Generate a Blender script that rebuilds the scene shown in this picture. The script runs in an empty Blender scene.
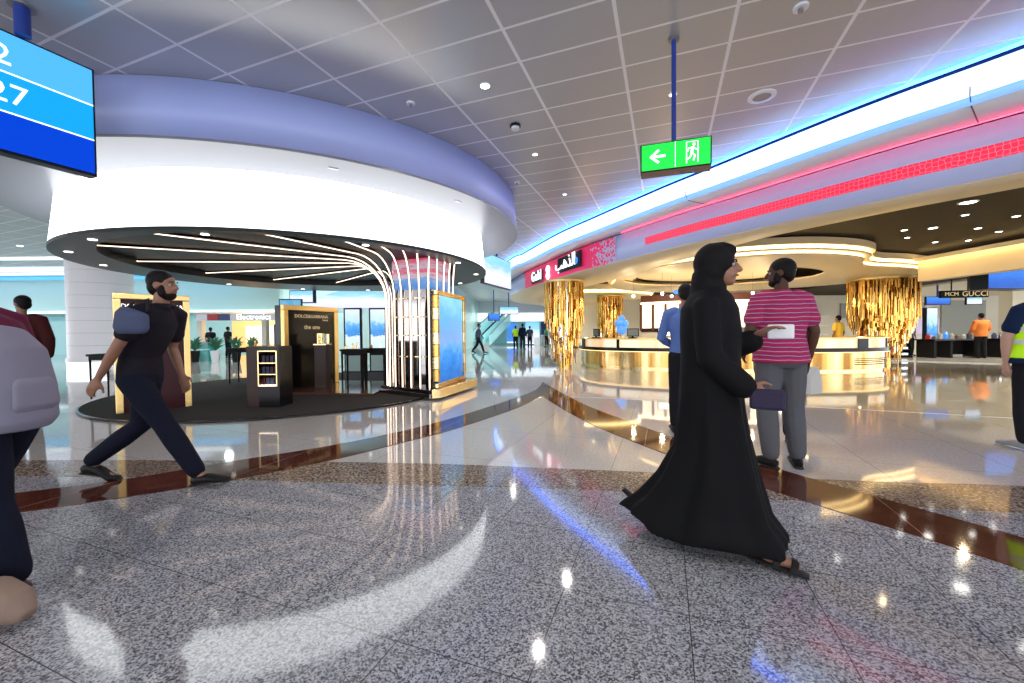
import bpy, bmesh, math, random
from mathutils import Vector, Matrix, Quaternion
random.seed(7)
PI = math.pi
SC = bpy.context.scene
COL = SC.collection
V = Vector

# ------------------------------------------------------------------ materials
MATS = {}
def mat(name, base=(.5, .5, .5), rough=.5, metal=0., emi=None, es=0., spec=.5, trans=0., alpha=1., bump=None, noise=None, coat=0.):
    if name in MATS: return MATS[name]
    m = bpy.data.materials.new(name); m.use_nodes = True
    nt = m.node_tree; b = nt.nodes['Principled BSDF']
    b.inputs['Base Color'].default_value = (*base, 1)
    b.inputs['Roughness'].default_value = rough
    b.inputs['Metallic'].default_value = metal
    b.inputs['Specular IOR Level'].default_value = spec
    b.inputs['Transmission Weight'].default_value = trans
    b.inputs['Coat Weight'].default_value = coat
    b.inputs['Alpha'].default_value = alpha
    if emi:
        b.inputs['Emission Color'].default_value = (*emi, 1)
        b.inputs['Emission Strength'].default_value = es
    if noise or bump:
        tc = nt.nodes.new('ShaderNodeTexCoord'); n = nt.nodes.new('ShaderNodeTexNoise')
        sc, amt = noise or bump
        n.inputs['Scale'].default_value = sc; n.inputs['Detail'].default_value = 4
        nt.links.new(tc.outputs['Object'], n.inputs['Vector'])
        if noise:
            r = nt.nodes.new('ShaderNodeMapRange')
            r.inputs[3].default_value = 1 - amt; r.inputs[4].default_value = 1 + amt
            mx = nt.nodes.new('ShaderNodeVectorMath'); mx.operation = 'SCALE'
            mx.inputs[0].default_value = base
            nt.links.new(n.outputs[0], r.inputs[0]); nt.links.new(r.outputs[0], mx.inputs['Scale'])
            nt.links.new(mx.outputs[0], b.inputs['Base Color'])
        if bump:
            bp = nt.nodes.new('ShaderNodeBump'); bp.inputs['Strength'].default_value = bump[1]
            bp.inputs['Distance'].default_value = .01
            nt.links.new(n.outputs[0], bp.inputs['Height']); nt.links.new(bp.outputs[0], b.inputs['Normal'])
    MATS[name] = m
    return m

class NT:
    """small node helper"""
    def __init__(s, m): s.m = m; s.t = m.node_tree; s.b = s.t.nodes['Principled BSDF']
    def n(s, typ, **kw):
        x = s.t.nodes.new('ShaderNode' + typ)
        for k, v in kw.items(): setattr(x, k, v)
        return x
    def l(s, a, b): s.t.links.new(a, b)
    def math(s, op, a, b=None, c=None):
        x = s.n('Math', operation=op)
        for i, q in enumerate((a, b, c)):
            if q is None: continue
            if isinstance(q, (int, float)): x.inputs[i].default_value = q
            else: s.l(q, x.inputs[i])
        return x.outputs[0]
    def mix(s, f, a, b):
        x = s.n('Mix', data_type='RGBA')
        if isinstance(f, (int, float)): x.inputs[0].default_value = f
        else: s.l(f, x.inputs[0])
        for i, q in ((6, a), (7, b)):
            if isinstance(q, tuple): x.inputs[i].default_value = (*q, 1)
            else: s.l(q, x.inputs[i])
        return x.outputs[2]
    def ramp(s, f, stops, interp='LINEAR'):
        x = s.n('ValToRGB'); x.color_ramp.interpolation = interp
        e = x.color_ramp.elements
        while len(e) < len(stops): e.new(.5)
        for q, (p, c) in zip(e, stops): q.position = p; q.color = (*c, 1)
        s.l(f, x.inputs[0]); return x.outputs[0]

# ------------------------------------------------------------------ mesh collector
ORIGIN = {}
class M:
    def __init__(s): s.v = []; s.f = []; s.uv = None
    def add(s, vs, fs):
        o = len(s.v); s.v += [V(p) for p in vs]; s.f += [tuple(i + o for i in f) for f in fs]; return s
    def box(s, c, size, rz=0, rot=None):
        c = V(c); h = V(size) / 2
        R = rot or Matrix.Rotation(rz, 3, 'Z')
        vs = [c + R @ V((x * h.x, y * h.y, z * h.z)) for x in (-1, 1) for y in (-1, 1) for z in (-1, 1)]
        return s.add(vs, [(0, 1, 3, 2), (4, 6, 7, 5), (0, 4, 5, 1), (2, 3, 7, 6), (0, 2, 6, 4), (1, 5, 7, 3)])
    def prism(s, poly, z0, z1):
        n = len(poly)
        a = sum(poly[i][0] * poly[(i + 1) % n][1] - poly[(i + 1) % n][0] * poly[i][1] for i in range(n))
        if a < 0: poly = poly[::-1]
        vs = [(x, y, z0) for x, y in poly] + [(x, y, z1) for x, y in poly]
        fs = [tuple(range(n))[::-1], tuple(range(n, 2 * n))] + [(i, (i + 1) % n, n + (i + 1) % n, n + i) for i in range(n)]
        return s.add(vs, fs)
    def cyl(s, c, r, z0, z1, seg=32, r2=None):
        r2 = r if r2 is None else r2
        a = [2 * PI * i / seg for i in range(seg)]
        vs = [(c[0] + r * math.cos(t), c[1] + r * math.sin(t), z0) for t in a] + [(c[0] + r2 * math.cos(t), c[1] + r2 * math.sin(t), z1) for t in a]
        fs = [tuple(range(seg))[::-1], tuple(range(seg, 2 * seg))] + [(i, (i + 1) % seg, seg + (i + 1) % seg, seg + i) for i in range(seg)]
        return s.add(vs, fs)
    def lathe(s, c, prof, seg=48, closed=True):
        """prof: (r,z) list, revolved; closed = profile is a loop"""
        n = len(prof); vs = []
        for i in range(seg):
            t = 2 * PI * i / seg
            vs += [(c[0] + r * math.cos(t), c[1] + r * math.sin(t), z) for r, z in prof]
        fs = []
        for i in range(seg):
            j = (i + 1) % seg
            for k in range(n if closed else n - 1):
                k2 = (k + 1) % n
                fs.append((i * n + k, j * n + k, j * n + k2, i * n + k2))
        return s.add(vs, fs)
    def loft(s, path, rad, side=None, seg=14, power=1.):
        path = [V(p) for p in path]; n = len(path); vs = []; u0 = None
        for i, p in enumerate(path):
            t = (path[min(i + 1, n - 1)] - path[max(i - 1, 0)]).normalized()
            if side is not None: u = V(side[i] if isinstance(side, list) else side)
            elif u0 is None: u = V((1, 0, 0)) if abs(t.x) < .8 else V((0, 1, 0))
            else: u = u0
            u = (u - t * u.dot(t)).normalized(); u0 = u; w = t.cross(u)
            r = rad[i]; rx, ry = (r if isinstance(r, (tuple, list)) else (r, r))
            for k in range(seg):
                a = 2 * PI * k / seg
                vs.append(p + u * (rx * math.cos(a)) + w * (ry * math.sin(a)))
        fs = [(i * seg + k, i * seg + (k + 1) % seg, (i + 1) * seg + (k + 1) % seg, (i + 1) * seg + k) for i in range(n - 1) for k in range(seg)]
        fs += [tuple(range(seg))[::-1], tuple((n - 1) * seg + k for k in range(seg))]
        return s.add(vs, fs)
    def limb(s, path, rad, seg=12):
        """capsule-ended loft"""
        path = [V(p) for p in path]
        a = (path[0] - path[1]).normalized() * rad[0]; b = (path[-1] - path[-2]).normalized() * rad[-1]
        P = [path[0] + a * .9, path[0] + a * .6] + path + [path[-1] + b * .6, path[-1] + b * .9]
        R = [rad[0] * .4, rad[0] * .8] + list(rad) + [rad[-1] * .8, rad[-1] * .4]
        return s.loft(P, R, seg=seg)
    def tube(s, path, r, seg=8):
        return s.loft(path, [r] * len(path), seg=seg)
    def ball(s, c, r, rot=None, seg=16, rings=10):
        r = V(r) if not isinstance(r, (int, float)) else V((r, r, r)); c = V(c); vs = [];
        R = rot or Matrix.Identity(3)
        for i in range(rings + 1):
            ph = PI * i / rings
            for k in range(seg):
                a = 2 * PI * k / seg
                vs.append(c + R @ V((r.x * math.sin(ph) * math.cos(a), r.y * math.sin(ph) * math.sin(a), r.z * math.cos(ph))))
        fs = [(i * seg + k, (i + 1) * seg + k, (i + 1) * seg + (k + 1) % seg, i * seg + (k + 1) % seg) for i in range(rings) for k in range(seg)]
        return s.add(vs, fs)
    def build(s, name, m, parent=None, smooth=False, vox=None, sm=3, bevel=0, org=None):
        o0 = ORIGIN.get(parent.name, V((0, 0, 0))) if parent is not None else (V(org) if org is not None else V((0, 0, 0)))
        me = bpy.data.meshes.new(name)
        me.from_pydata([tuple(p - o0) for p in s.v], [], s.f)
        bm = bmesh.new(); bm.from_mesh(me)
        bmesh.ops.remove_doubles(bm, verts=bm.verts, dist=1e-5)
        bmesh.ops.recalc_face_normals(bm, faces=bm.faces)
        bm.to_mesh(me); bm.free()
        if smooth:
            for p in me.polygons: p.use_smooth = True
        o = bpy.data.objects.new(name, me); COL.objects.link(o)
        o.data.materials.append(m if not isinstance(m, str) else MATS[m])
        if parent is not None: o.parent = parent
        else: o.location = o0
        ORIGIN[o.name] = o0
        if bevel:
            b = o.modifiers.new('b', 'BEVEL'); b.width = bevel; b.segments = 2; b.limit_method = 'ANGLE'
        if vox:
            r = o.modifiers.new('r', 'REMESH'); r.mode = 'VOXEL'; r.voxel_size = vox; r.use_smooth_shade = True
            if sm:
                q = o.modifiers.new('s', 'SMOOTH'); q.iterations = sm; q.factor = .5
            dg = bpy.context.evaluated_depsgraph_get()
            nm = bpy.data.meshes.new_from_object(o.evaluated_get(dg))
            o.modifiers.clear(); o.data = nm
            if not nm.materials: nm.materials.append(m if not isinstance(m, str) else MATS[m])
            for p in nm.polygons: p.use_smooth = True
        return o

def thing(name, label, cat, loc=(0, 0, 0), group=None, rz=0):
    o = bpy.data.objects.new(name, None); COL.objects.link(o)
    o.empty_display_size = .1
    o.location = loc; o.rotation_euler = (0, 0, rz)
    ORIGIN[o.name] = V(loc)
    return tag(o, label, cat, group)
def tag(o, label, cat, group=None, kind=None):
    if label: o['label'] = label
    if cat: o['category'] = cat
    if group: o['group'] = group
    if kind: o['kind'] = kind
    return o
def struct(o, label=None):
    o['kind'] = 'structure'
    if label: o['label'] = label; o['category'] = 'room structure'
    return o
def copy_tree(o, parent=None, loc=None, rz=None, label=None):
    c = o.copy(); COL.objects.link(c)
    if parent is not None: c.parent = parent
    if loc is not None: c.location = loc
    if rz is not None: c.rotation_euler = (0, 0, rz)
    if label: c['label'] = label
    for ch in [x for x in COL.objects if x.parent == o]: copy_tree(ch, c)
    return c
def text(name, body, m, size, loc, rot, parent=None, ext=.004, align='CENTER', sx=1):
    cu = bpy.data.curves.new(name, 'FONT'); cu.body = body; cu.size = size; cu.extrude = ext
    cu.align_x = align; cu.align_y = 'CENTER'; cu.resolution_u = 2
    tmp = bpy.data.objects.new(name, cu); COL.objects.link(tmp); bpy.context.view_layer.update()
    me = bpy.data.meshes.new_from_object(tmp.evaluated_get(bpy.context.evaluated_depsgraph_get()))
    bpy.data.objects.remove(tmp); o = bpy.data.objects.new(name, me); COL.objects.link(o); me.materials.clear(); me.materials.append(MATS[m])
    o0 = ORIGIN.get(parent.name, V((0, 0, 0))) if parent is not None else V((0, 0, 0))
    o.location = V(loc) - o0; o.rotation_euler = rot; o.scale = (sx, 1, 1)
    if parent is not None: o.parent = parent
    return o
def smooth_line(pts, n=8):
    """Catmull-Rom through 2D points"""
    P = [V((*p, 0)) for p in pts]; P = [2 * P[0] - P[1]] + P + [2 * P[-1] - P[-2]]; out = []
    for i in range(1, len(P) - 2):
        a, b, c, d = P[i - 1:i + 3]
        for k in range(n):
            t = k / n
            q = .5 * ((2 * b) + (c - a) * t + (2 * a - 5 * b + 4 * c - d) * t * t + (3 * b - a - 3 * c + d) * t ** 3)
            out.append((q.x, q.y))
    out.append((P[-2].x, P[-2].y)); return out
def offset_line(pts, d):
    """left of travel is positive"""
    out = []
    for i, p in enumerate(pts):
        a = V(pts[max(i - 1, 0)]); b = V(pts[min(i + 1, len(pts) - 1)]); t = (b - a).normalized()
        dd = d(i / (len(pts) - 1)) if callable(d) else d
        out.append((p[0] - t.y * dd, p[1] + t.x * dd))
    return out
def sweep(A, B, za, zb, thick=None):
    """sheet between polyline A at za and polyline B at zb with UV (arc length, height)"""
    m = M(); n = len(A)
    m.add([(x, y, za) for x, y in A] + [(x, y, zb) for x, y in B], [(i, i + 1, n + i + 1, n + i) for i in range(n - 1)])
    return m
def put_uv(o, line, zoff=0):
    """UV = (arc length along the polyline, height)"""
    me = o.data; uv = me.uv_layers.new(name='UVMap'); L = [0]
    for i in range(1, len(line)): L.append(L[-1] + (V(line[i]) - V(line[i - 1])).length)
    o0 = ORIGIN.get(o.name, V((0, 0, 0)))
    cache = {}
    for lp in me.loops:
        vi = lp.vertex_index
        if vi not in cache:
            p = me.vertices[vi].co + o0
            k = min(range(len(line)), key=lambda i: (line[i][0] - p.x) ** 2 + (line[i][1] - p.y) ** 2)
            cache[vi] = (L[k], p.z)
        uv.data[lp.index].uv = cache[vi]
# ------------------------------------------------------------------ people
def H(x): return V(x)
def hand(m, wrist, d, palm_n, s=1., curl=.5, side=1):
    """palm + five fingers appended to m; d = direction of the hand, palm_n = palm normal, side = thumb side sign"""
    d = V(d).normalized(); n = V(palm_n); n = (n - d * n.dot(d)).normalized(); w = d.cross(n) * side
    wrist = V(wrist)
    m.loft([wrist - d * .02 * s, wrist + d * .03 * s, wrist + d * .07 * s, wrist + d * .095 * s],
           [(.024 * s, .02 * s), (.036 * s, .017 * s), (.042 * s, .015 * s), (.038 * s, .012 * s)], side=w)
    for k, (off, ln) in enumerate(((-.032, .062), (-.011, .078), (.011, .084), (.031, .072))):
        a = wrist + d * .09 * s + w * (-off * s); p = [a]; dd = d.copy()
        for j, fr in enumerate((.42, .33, .25)):
            dd = (dd + n * curl * (.35 + .35 * j)).normalized(); p.append(p[-1] + dd * ln * fr * s)
        m.limb(p, [.0095 * s, .009 * s, .0085 * s, .0075 * s], seg=8)
    a = wrist + d * .03 * s + w * .032 * s; t1 = (d * .6 + w * .75 + n * .3).normalized(); t2 = (d + w * .2 + n * .5).normalized()
    m.limb([a, a + t1 * .035 * s, a + t1 * .035 * s + t2 * .045 * s], [.013 * s, .0115 * s, .009 * s], seg=8)

BASE = dict(pel=(0, 0, .93), waist=(0, 0, 1.08), chest=(0, .0, 1.27), neck=(0, -.005, 1.47), head=(0, .02, 1.635),
            shR=(.185, 0, 1.415), elR=(.235, -.03, 1.14), wrR=(.24, .05, .90),
            shL=(-.185, 0, 1.415), elL=(-.235, -.03, 1.14), wrL=(-.24, .05, .90),
            hiR=(.09, 0, .92), knR=(.105, .02, .50), anR=(.11, -.03, .09),
            hiL=(-.09, 0, .92), knL=(-.105, .02, .50), anL=(-.11, -.03, .09),
            toR=(.14, .16, .03), toL=(-.14, .16, .03), hdR=None, hdL=None)
def person(label, loc, rz, height=1.75, pose=None, skin='skin_brown', hair='hair_black', top='shirt', bottom='trousers', shoe='shoe_black',
           fat=1., vox=.012, sleeve='short', yaw=0., pitch=0., group=None, curl=.5, jacket=False, shirt_len=0., face=True, belt=False, beard=False, top_label=None, hat=None, build_legs=True):
    J = dict(BASE); J.update(pose or {})
    k = height / 1.75
    T = thing('person', label, 'person', loc, group, rz)
    J = {a: (V(p) * k if p is not None else None) for a, p in J.items()}
    t0 = ORIGIN[T.name]; ORIGIN[T.name] = V((0, 0, 0))      # meshes are in the person's own frame
    side = (J['shR'] - J['shL']).normalized()
    hs = (J['hiR'] - J['hiL']).normalized()
    def torso(m, e, top_=True, low=True):
        P = []; R = []; S = []
        up = (J['waist'] - J['pel']).normalized()
        pts = [(J['pel'] - up * .06 * k, .12, .09), (J['pel'], .165, .115), (J['pel'].lerp(J['waist'], .5), .16, .112), (J['waist'], .145, .10), (J['waist'].lerp(J['chest'], .5), .152, .105),
               (J['chest'], .168, .115), (J['chest'].lerp(J['neck'], .45), .17, .105), (J['chest'].lerp(J['neck'], .78), .125, .075), (J['neck'], .062, .058)]
        for i, (p, rx, ry) in enumerate(pts):
            f = fat if i < 7 else 1 + (fat - 1) * .4
            fy = 1 + (f - 1) * 1.3
            P.append(p); R.append(((rx * f + e) * k, (ry * fy + e) * k)); S.append(hs.lerp(side, i / 8))
        m.loft(P, R, side=S, seg=20)
    def arm(m, s, e, upto=1.):
        sh, el, wr = J['sh' + s], J['el' + s], J['wr' + s]
        g = 1 + (fat - 1) * .6
        inner = sh.lerp(J['neck'], .35)
        if upto < 1: m.limb([inner, sh, sh.lerp(el, .5), sh.lerp(el, upto)], [.05 * k * g + e, (.055 * g + e) * k, (.048 * g + e * 1.3) * k, (.046 * g + e * 1.8) * k])
        else: m.limb([inner, sh, sh.lerp(el, .5), el, el.lerp(wr, .35), wr.lerp(el, .06)], [.05 * k * g + e] + [(r * g + e) * k for r in (.055, .046, .039, .038, .026)])
    def leg(m, s, e, upto=1.):
        hi, kn, an = J['hi' + s], J['kn' + s], J['an' + s]; g = 1 + (fat - 1) * .6
        m.limb([hi, hi.lerp(kn, .5), kn, kn.lerp(an, .35), kn.lerp(an, .92 if e else 1.)], [(r * g + (e * (1 + .28 * i) if e else 0)) * k for i, r in enumerate((.088, .075, .054, .052, .034))])
    # body
    b = M(); torso(b, 0); arm(b, 'R', 0); arm(b, 'L', 0)
    leg(b, 'R', 0); leg(b, 'L', 0)
    hr = Matrix.Rotation(yaw, 3, 'Z') @ Matrix.Rotation(pitch, 3, 'X')
    hc = J['head']
    def hp(x, y, z): return hc + hr @ (V((x, y, z)) * k)
    b.limb([J['neck'] - V((0, 0, .04 * k)), J['neck'].lerp(hc, .5), hp(0, -.01, -.03)], [.056 * k, .052 * k, .052 * k])
    b.ball(hp(0, -.012, .03), V((.076, .095, .086)) * k, hr)
    b.ball(hp(0, .022, -.035), V((.058, .068, .075)) * k, hr)
    b.ball(hp(0, .052, -.082), V((.03, .03, .025)) * k, hr)
    b.limb([hp(0, .088, .01), hp(0, .104, -.022)], [.009 * k, .015 * k], seg=8)
    for sx in (-1, 1):
        b.ball(hp(.077 * sx, -.005, -.005), V((.011, .02, .03)) * k, hr)
        b.ball(hp(.027 * sx, .078, -.07 + .02), V((.014, .01, .006)) * k, hr)
    for s, sg in (('R', 1), ('L', -1)):
        d = (J['wr' + s] - J['el' + s]).normalized()
        if J['hd' + s] is not None: d = (J['hd' + s] - J['wr' + s]).normalized()
        n = V((-sg, .1, 0)) if abs(d.z) > .6 else V((0, 0, -1))
        hand(b, J['wr' + s], d, n, k, curl, sg if abs(d.z) > .6 else -sg)
        a, t = J['an' + s], J['to' + s]
        b.limb([a, a.lerp(t, .4) - V((0, 0, .02)), t], [.035 * k, .032 * k, .022 * k])
    body = b.build('body', MATS[skin], T, vox=vox * .72 if vox < .011 else vox, sm=2)
    # trousers
    p = M(); up = (J['waist'] - J['pel']).normalized()
    p.loft([J['pel'] - up * .09 * k, J['pel'] - up * .03 * k, J['pel'] + up * .03 * k, J['pel'].lerp(J['waist'], .55)],
           [((.13 * fat) * k, .10 * fat * k), ((.172 * fat + .012) * k, (.12 * fat + .012) * k), ((.168 * fat + .012) * k, (.118 * fat + .012) * k), ((.158 * fat + .008) * k, (.11 * fat + .008) * k)], side=hs, seg=20)
    leg(p, 'R', .014); leg(p, 'L', .014)
    p.build('trousers', MATS[bottom], T, vox=vox, sm=3)
    # top
    q = M(); e = .016 if not jacket else .028
    torso(q, e)
    if shirt_len:
        dn = J['pel'] - up * shirt_len * k
        q.loft([dn, J['pel'], J['waist']], [((.172 * fat + .028) * k, (.125 * fat + .032) * k), ((.17 * fat + .024) * k, (.12 * fat + .026) * k), ((.15 * fat + .018) * k, (.105 * fat + .018) * k)], side=hs, seg=20)
    for s in 'RL': arm(q, s, e - .002, .62 if sleeve == 'short' else 1.)
    q.build('jacket' if jacket else 'shirt', MATS[top], T, vox=vox, sm=3)
    # collar
    c = M(); nk = J['neck']
    c.lathe((nk.x, nk.y), [(.058 * k, nk.z - .025 * k), (.074 * k, nk.z - .03 * k), (.068 * k, nk.z + .022 * k), (.06 * k, nk.z + .02 * k)], seg=20)
    c.build('collar', MATS[top], T, smooth=True)
    # hair
    if hair:
        h = M(); h.ball(hp(0, -.022, .042), V((.083, .098, .088)) * k, hr, seg=20, rings=12)
        h.ball(hp(0, -.05, -.01), V((.072, .06, .075)) * k, hr)
        if beard:
            h.ball(hp(0, .03, -.078), V((.05, .062, .042)) * k, hr)
            for sx in (-1, 1): h.ball(hp(.055 * sx, .02, -.045), V((.02, .03, .05)) * k, hr)
        h.build('hair', MATS[hair], T, vox=max(vox * .8, .008), sm=2)
    if face:
        for sx in (-1, 1):
            M().ball(hp(.03 * sx, .072, .005), V((.013, .011, .009)) * k, hr, 10, 8).build('eye', MATS['eye_white'], T, smooth=True)
            M().ball(hp(.03 * sx, .0815, .005), V((.006, .003, .006)) * k, hr, 8, 6).build('iris', MATS['hair_black'], T, smooth=True)
            M().limb([hp(.014 * sx, .088, .026), hp(.032 * sx, .086, .031), hp(.048 * sx, .074, .026)], [.003 * k, .004 * k, .003 * k], 6).build('eyebrow', MATS['hair_black'], T)
        M().limb([hp(-.022, .084, -.052), hp(0, .092, -.05), hp(.022, .084, -.052)], [.004 * k, .007 * k, .004 * k], 6).build('mouth', MATS['lip'], T, smooth=True)
    # shoes
    for s in 'RL':
        a, t = J['an' + s], J['to' + s]; d = (t - a); d.z = 0; d.normalize()
        f = M(); w = V((d.y, -d.x, 0))
        flat = abs((a.z - t.z) - .06 * k) < .03 * k
        heel = a - d * .05 * k; heel.z = max(a.z - .06 * k, .03 * k)
        pts = [heel, a + d * .0 + V((0, 0, -.045 * k)), a.lerp(t, .5) + V((0, 0, -.012 * k)), t - d * .02 * k, t + d * .045 * k]
        f.loft(pts, [(.03 * k, .035 * k), (.042 * k, .05 * k), (.046 * k, .036 * k), (.048 * k, .028 * k), (.028 * k, .018 * k)], side=w, seg=14)
        o = f.build('shoe', MATS[shoe], T, vox=max(vox * .7, .008), sm=2)
        sl = M(); zoff = V((0, 0, -.034 * k))
        sl.loft([heel - d * .008 + zoff * .8, a.lerp(t, .5) + zoff * 1.2 + V((0, 0, .0)), t + d * .05 * k + zoff * .5], [(.034 * k, .009 * k), (.045 * k, .009 * k), (.03 * k, .008 * k)], side=w, seg=12)
        sl.build('sole', MATS['sole_dark' if 'grey' not in shoe else 'sole_white'], o, smooth=True)
    # drop so that the lowest point touches the ground
    zs = []
    for o in [x for x in COL.objects if x.parent == T or (x.parent and x.parent.parent == T)]:
        if o.type == 'MESH': zs.append(min(v.co.z for v in o.data.vertices))
    lo = min(zs); T.location.z += .012 - lo if False else (-lo + .001)
    ORIGIN[T.name] = V((0, 0, 0))
    return T, J, hp
def walk(st=.36, lean=.03, heel=.10):
    """R foot in front (+y), L foot behind with its heel up; arms swing opposite"""
    return dict(pel=(0, 0, .90), waist=(0, .01, 1.05), chest=(0, .02 + lean * .5, 1.24), neck=(0, .02 + lean, 1.44), head=(0, .05 + lean, 1.605),
                shR=(.185, .0 + lean, 1.385), elR=(.23, -.12 + lean, 1.13), wrR=(.23, -.12, .89),
                shL=(-.185, .03 + lean, 1.385), elL=(-.23, .10 + lean, 1.12), wrL=(-.21, .26, .93),
                hiR=(.09, .01, .89), knR=(.10, .24, .50), anR=(.10, st, .10), toR=(.12, st + .19, .06),
                hiL=(-.09, -.01, .89), knL=(-.10, -.08, .47), anL=(-.10, -st, .05 + heel), toL=(-.11, -st + .17, .03))
# ------------------------------------------------------------------ material table
YAW = math.radians(-20.72)
def grid_coord(N):
    g = N.n('NewGeometry'); r = N.n('VectorRotate', rotation_type='Z_AXIS'); r.inputs['Angle'].default_value = -YAW
    N.l(g.outputs['Position'], r.inputs['Vector']); s = N.n('SeparateXYZ'); N.l(r.outputs[0], s.inputs[0]); return s.outputs[0], s.outputs[1]
def line_mask(N, c, off, step, w):
    f = N.math('FRACT', N.math('DIVIDE', N.math('SUBTRACT', c, off - w / 2), step))
    return N.math('LESS_THAN', f, w / step)
def mk_surfaces():
    m = mat('ceiling_panel', (.4, .4, .4), .30, .55); N = NT(m); u, v = grid_coord(N)
    a = line_mask(N, u, -3.404, .9983, .034); b = line_mask(N, v, 3.545, .4813, .027); k = N.math('MAXIMUM', a, b)
    N.l(N.mix(k, (.52, .51, .51), (.95, .93, .93)), N.b.inputs['Base Color'])
    N.l(N.math('MULTIPLY', N.math('SUBTRACT', 1, k), .35), N.b.inputs['Metallic'])
    m = mat('floor_cream', (.6, .56, .5), .05); N = NT(m); u, v = grid_coord(N)
    a = line_mask(N, u, -.44, 1.07, .006); b = line_mask(N, v, 1.285, 1.08, .006); k = N.math('MAXIMUM', a, b)
    g = N.n('NewGeometry'); ns = N.n('TexNoise'); ns.inputs['Scale'].default_value = 45; ns.inputs['Detail'].default_value = 6
    N.l(g.outputs['Position'], ns.inputs['Vector'])
    c = N.ramp(ns.outputs[0], [(.3, (.47, .45, .42)), (.7, (.62, .60, .57))])
    N.l(N.mix(k, c, (.3, .28, .26)), N.b.inputs['Base Color']); N.b.inputs['Specular IOR Level'].default_value = .9
    m = mat('granite_grey', (.36, .36, .38), .07); N = NT(m); u, v = grid_coord(N)
    a = line_mask(N, u, -.44, .535, .004); b = line_mask(N, v, 1.285, .54, .004); k = N.math('MAXIMUM', a, b)
    g = N.n('NewGeometry')
    n1 = N.n('TexNoise'); n1.inputs['Scale'].default_value = 115; n1.inputs['Detail'].default_value = 2; n1.inputs['Roughness'].default_value = .7; N.l(g.outputs['Position'], n1.inputs['Vector'])
    n2 = N.n('TexVoronoi'); n2.inputs['Scale'].default_value = 150; N.l(g.outputs['Position'], n2.inputs['Vector'])
    sp = N.n('SeparateColor'); N.l(n2.outputs['Color'], sp.inputs[0])
    f = N.math('ADD', N.math('MULTIPLY', n1.outputs[0], .62), N.math('MULTIPLY', sp.outputs[0], .38))
    c = N.ramp(f, [(.34, (.09, .09, .10)), (.42, (.25, .25, .27)), (.5, (.40, .40, .43)), (.66, (.68, .68, .72))])
    dk = N.n('VectorMath', operation='SCALE'); N.l(c, dk.inputs[0]); dk.inputs['Scale'].default_value = .78
    N.l(N.mix(k, dk.outputs[0], (.05, .05, .05)), N.b.inputs['Base Color']); N.b.inputs['Specular IOR Level'].default_value = .75
    m = mat('granite_tan', (.4, .3, .22), .1); N = NT(m); g = N.n('NewGeometry')
    n1 = N.n('TexNoise'); n1.inputs['Scale'].default_value = 55; n1.inputs['Detail'].default_value = 5; N.l(g.outputs['Position'], n1.inputs['Vector'])
    N.l(N.ramp(n1.outputs[0], [(.35, (.05, .035, .026)), (.5, (.22, .165, .125)), (.64, (.48, .40, .33))]), N.b.inputs['Base Color'])
    m = mat('marble_brown', (.09, .03, .018), .06); N = NT(m); g = N.n('NewGeometry')
    n1 = N.n('TexNoise'); n1.inputs['Scale'].default_value = 9; n1.inputs['Detail'].default_value = 8; N.l(g.outputs['Position'], n1.inputs['Vector'])
    u, v = grid_coord(N); a = line_mask(N, u, -.2, .8, .008)
    c = N.ramp(n1.outputs[0], [(.3, (.055, .014, .010)), (.6, (.11, .035, .02)), (.8, (.2, .08, .05))])
    N.l(N.mix(a, c, (.25, .16, .12)), N.b.inputs['Base Color']); N.b.inputs['Specular IOR Level'].default_value = .8
    m = mat('carpet', (.02, .018, .016), .9, noise=(60, .6)); NT(m)
    # white curved fascia, blue light put into its base colour
    mat('fascia_blue_wash', (.58, .64, .95), .3)
    m = mat('sign_pink', (.7, .02, .12), .35, emi=(.8, .03, .13), es=.35); N = NT(m)
    uv = N.n('UVMap'); s = N.n('SeparateXYZ'); N.l(uv.outputs[0], s.inputs[0])
    vo = N.n('TexVoronoi', voronoi_dimensions='2D', feature='F1'); vo.inputs['Scale'].default_value = 20.; N.l(uv.outputs[0], vo.inputs['Vector'])
    sp = N.n('SeparateColor'); N.l(vo.outputs['Color'], sp.inputs[0])
    fade = N.math('DIVIDE', N.math('SUBTRACT', s.outputs[0], PINK0), PINK1 - PINK0)      # 0 at the scattered end .. 1 at solid
    keep = N.math('MAXIMUM', N.math('LESS_THAN', sp.outputs[0], fade), N.math('LESS_THAN', 1., fade))
    c = N.mix(keep, (.55, .56, .78), (.72, .02, .12)); N.l(c, N.b.inputs['Base Color'])
    N.l(N.math('MULTIPLY', keep, .28), N.b.inputs['Emission Strength'])
    m = mat('hex_red', (.25, .01, .03), .4, emi=(1, .05, .12), es=1.); N = NT(m)
    uv = N.n('UVMap'); vo = N.n('TexVoronoi', voronoi_dimensions='2D', feature='DISTANCE_TO_EDGE'); vo.inputs['Scale'].default_value = 18; vo.inputs['Randomness'].default_value = .4
    N.l(uv.outputs[0], vo.inputs['Vector'])
    k = N.math('LESS_THAN', vo.outputs['Distance'], .06)
    N.l(N.mix(k, (1., .015, .08), (1., .25, .32)), N.b.inputs['Emission Color']); N.b.inputs['Emission Strength'].default_value = .62
    # mosaic counter glass
    m = mat('gold_glass', (.75, .52, .2), .14, .8, emi=(1, .68, .25), es=.05); N = NT(m)
    tc = N.n('TexCoord'); n1 = N.n('TexNoise'); n1.inputs['Scale'].default_value = 3.; mp = N.n('Mapping'); mp.inputs['Scale'].default_value = (1, 1, .02)
    N.l(tc.outputs['Object'], mp.inputs[0]); N.l(mp.outputs[0], n1.inputs['Vector'])
    N.l(N.ramp(n1.outputs[0], [(.35, (.30, .14, .03)), (.5, (.62, .38, .10)), (.62, (.85, .62, .30))]), N.b.inputs['Base Color'])
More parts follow.
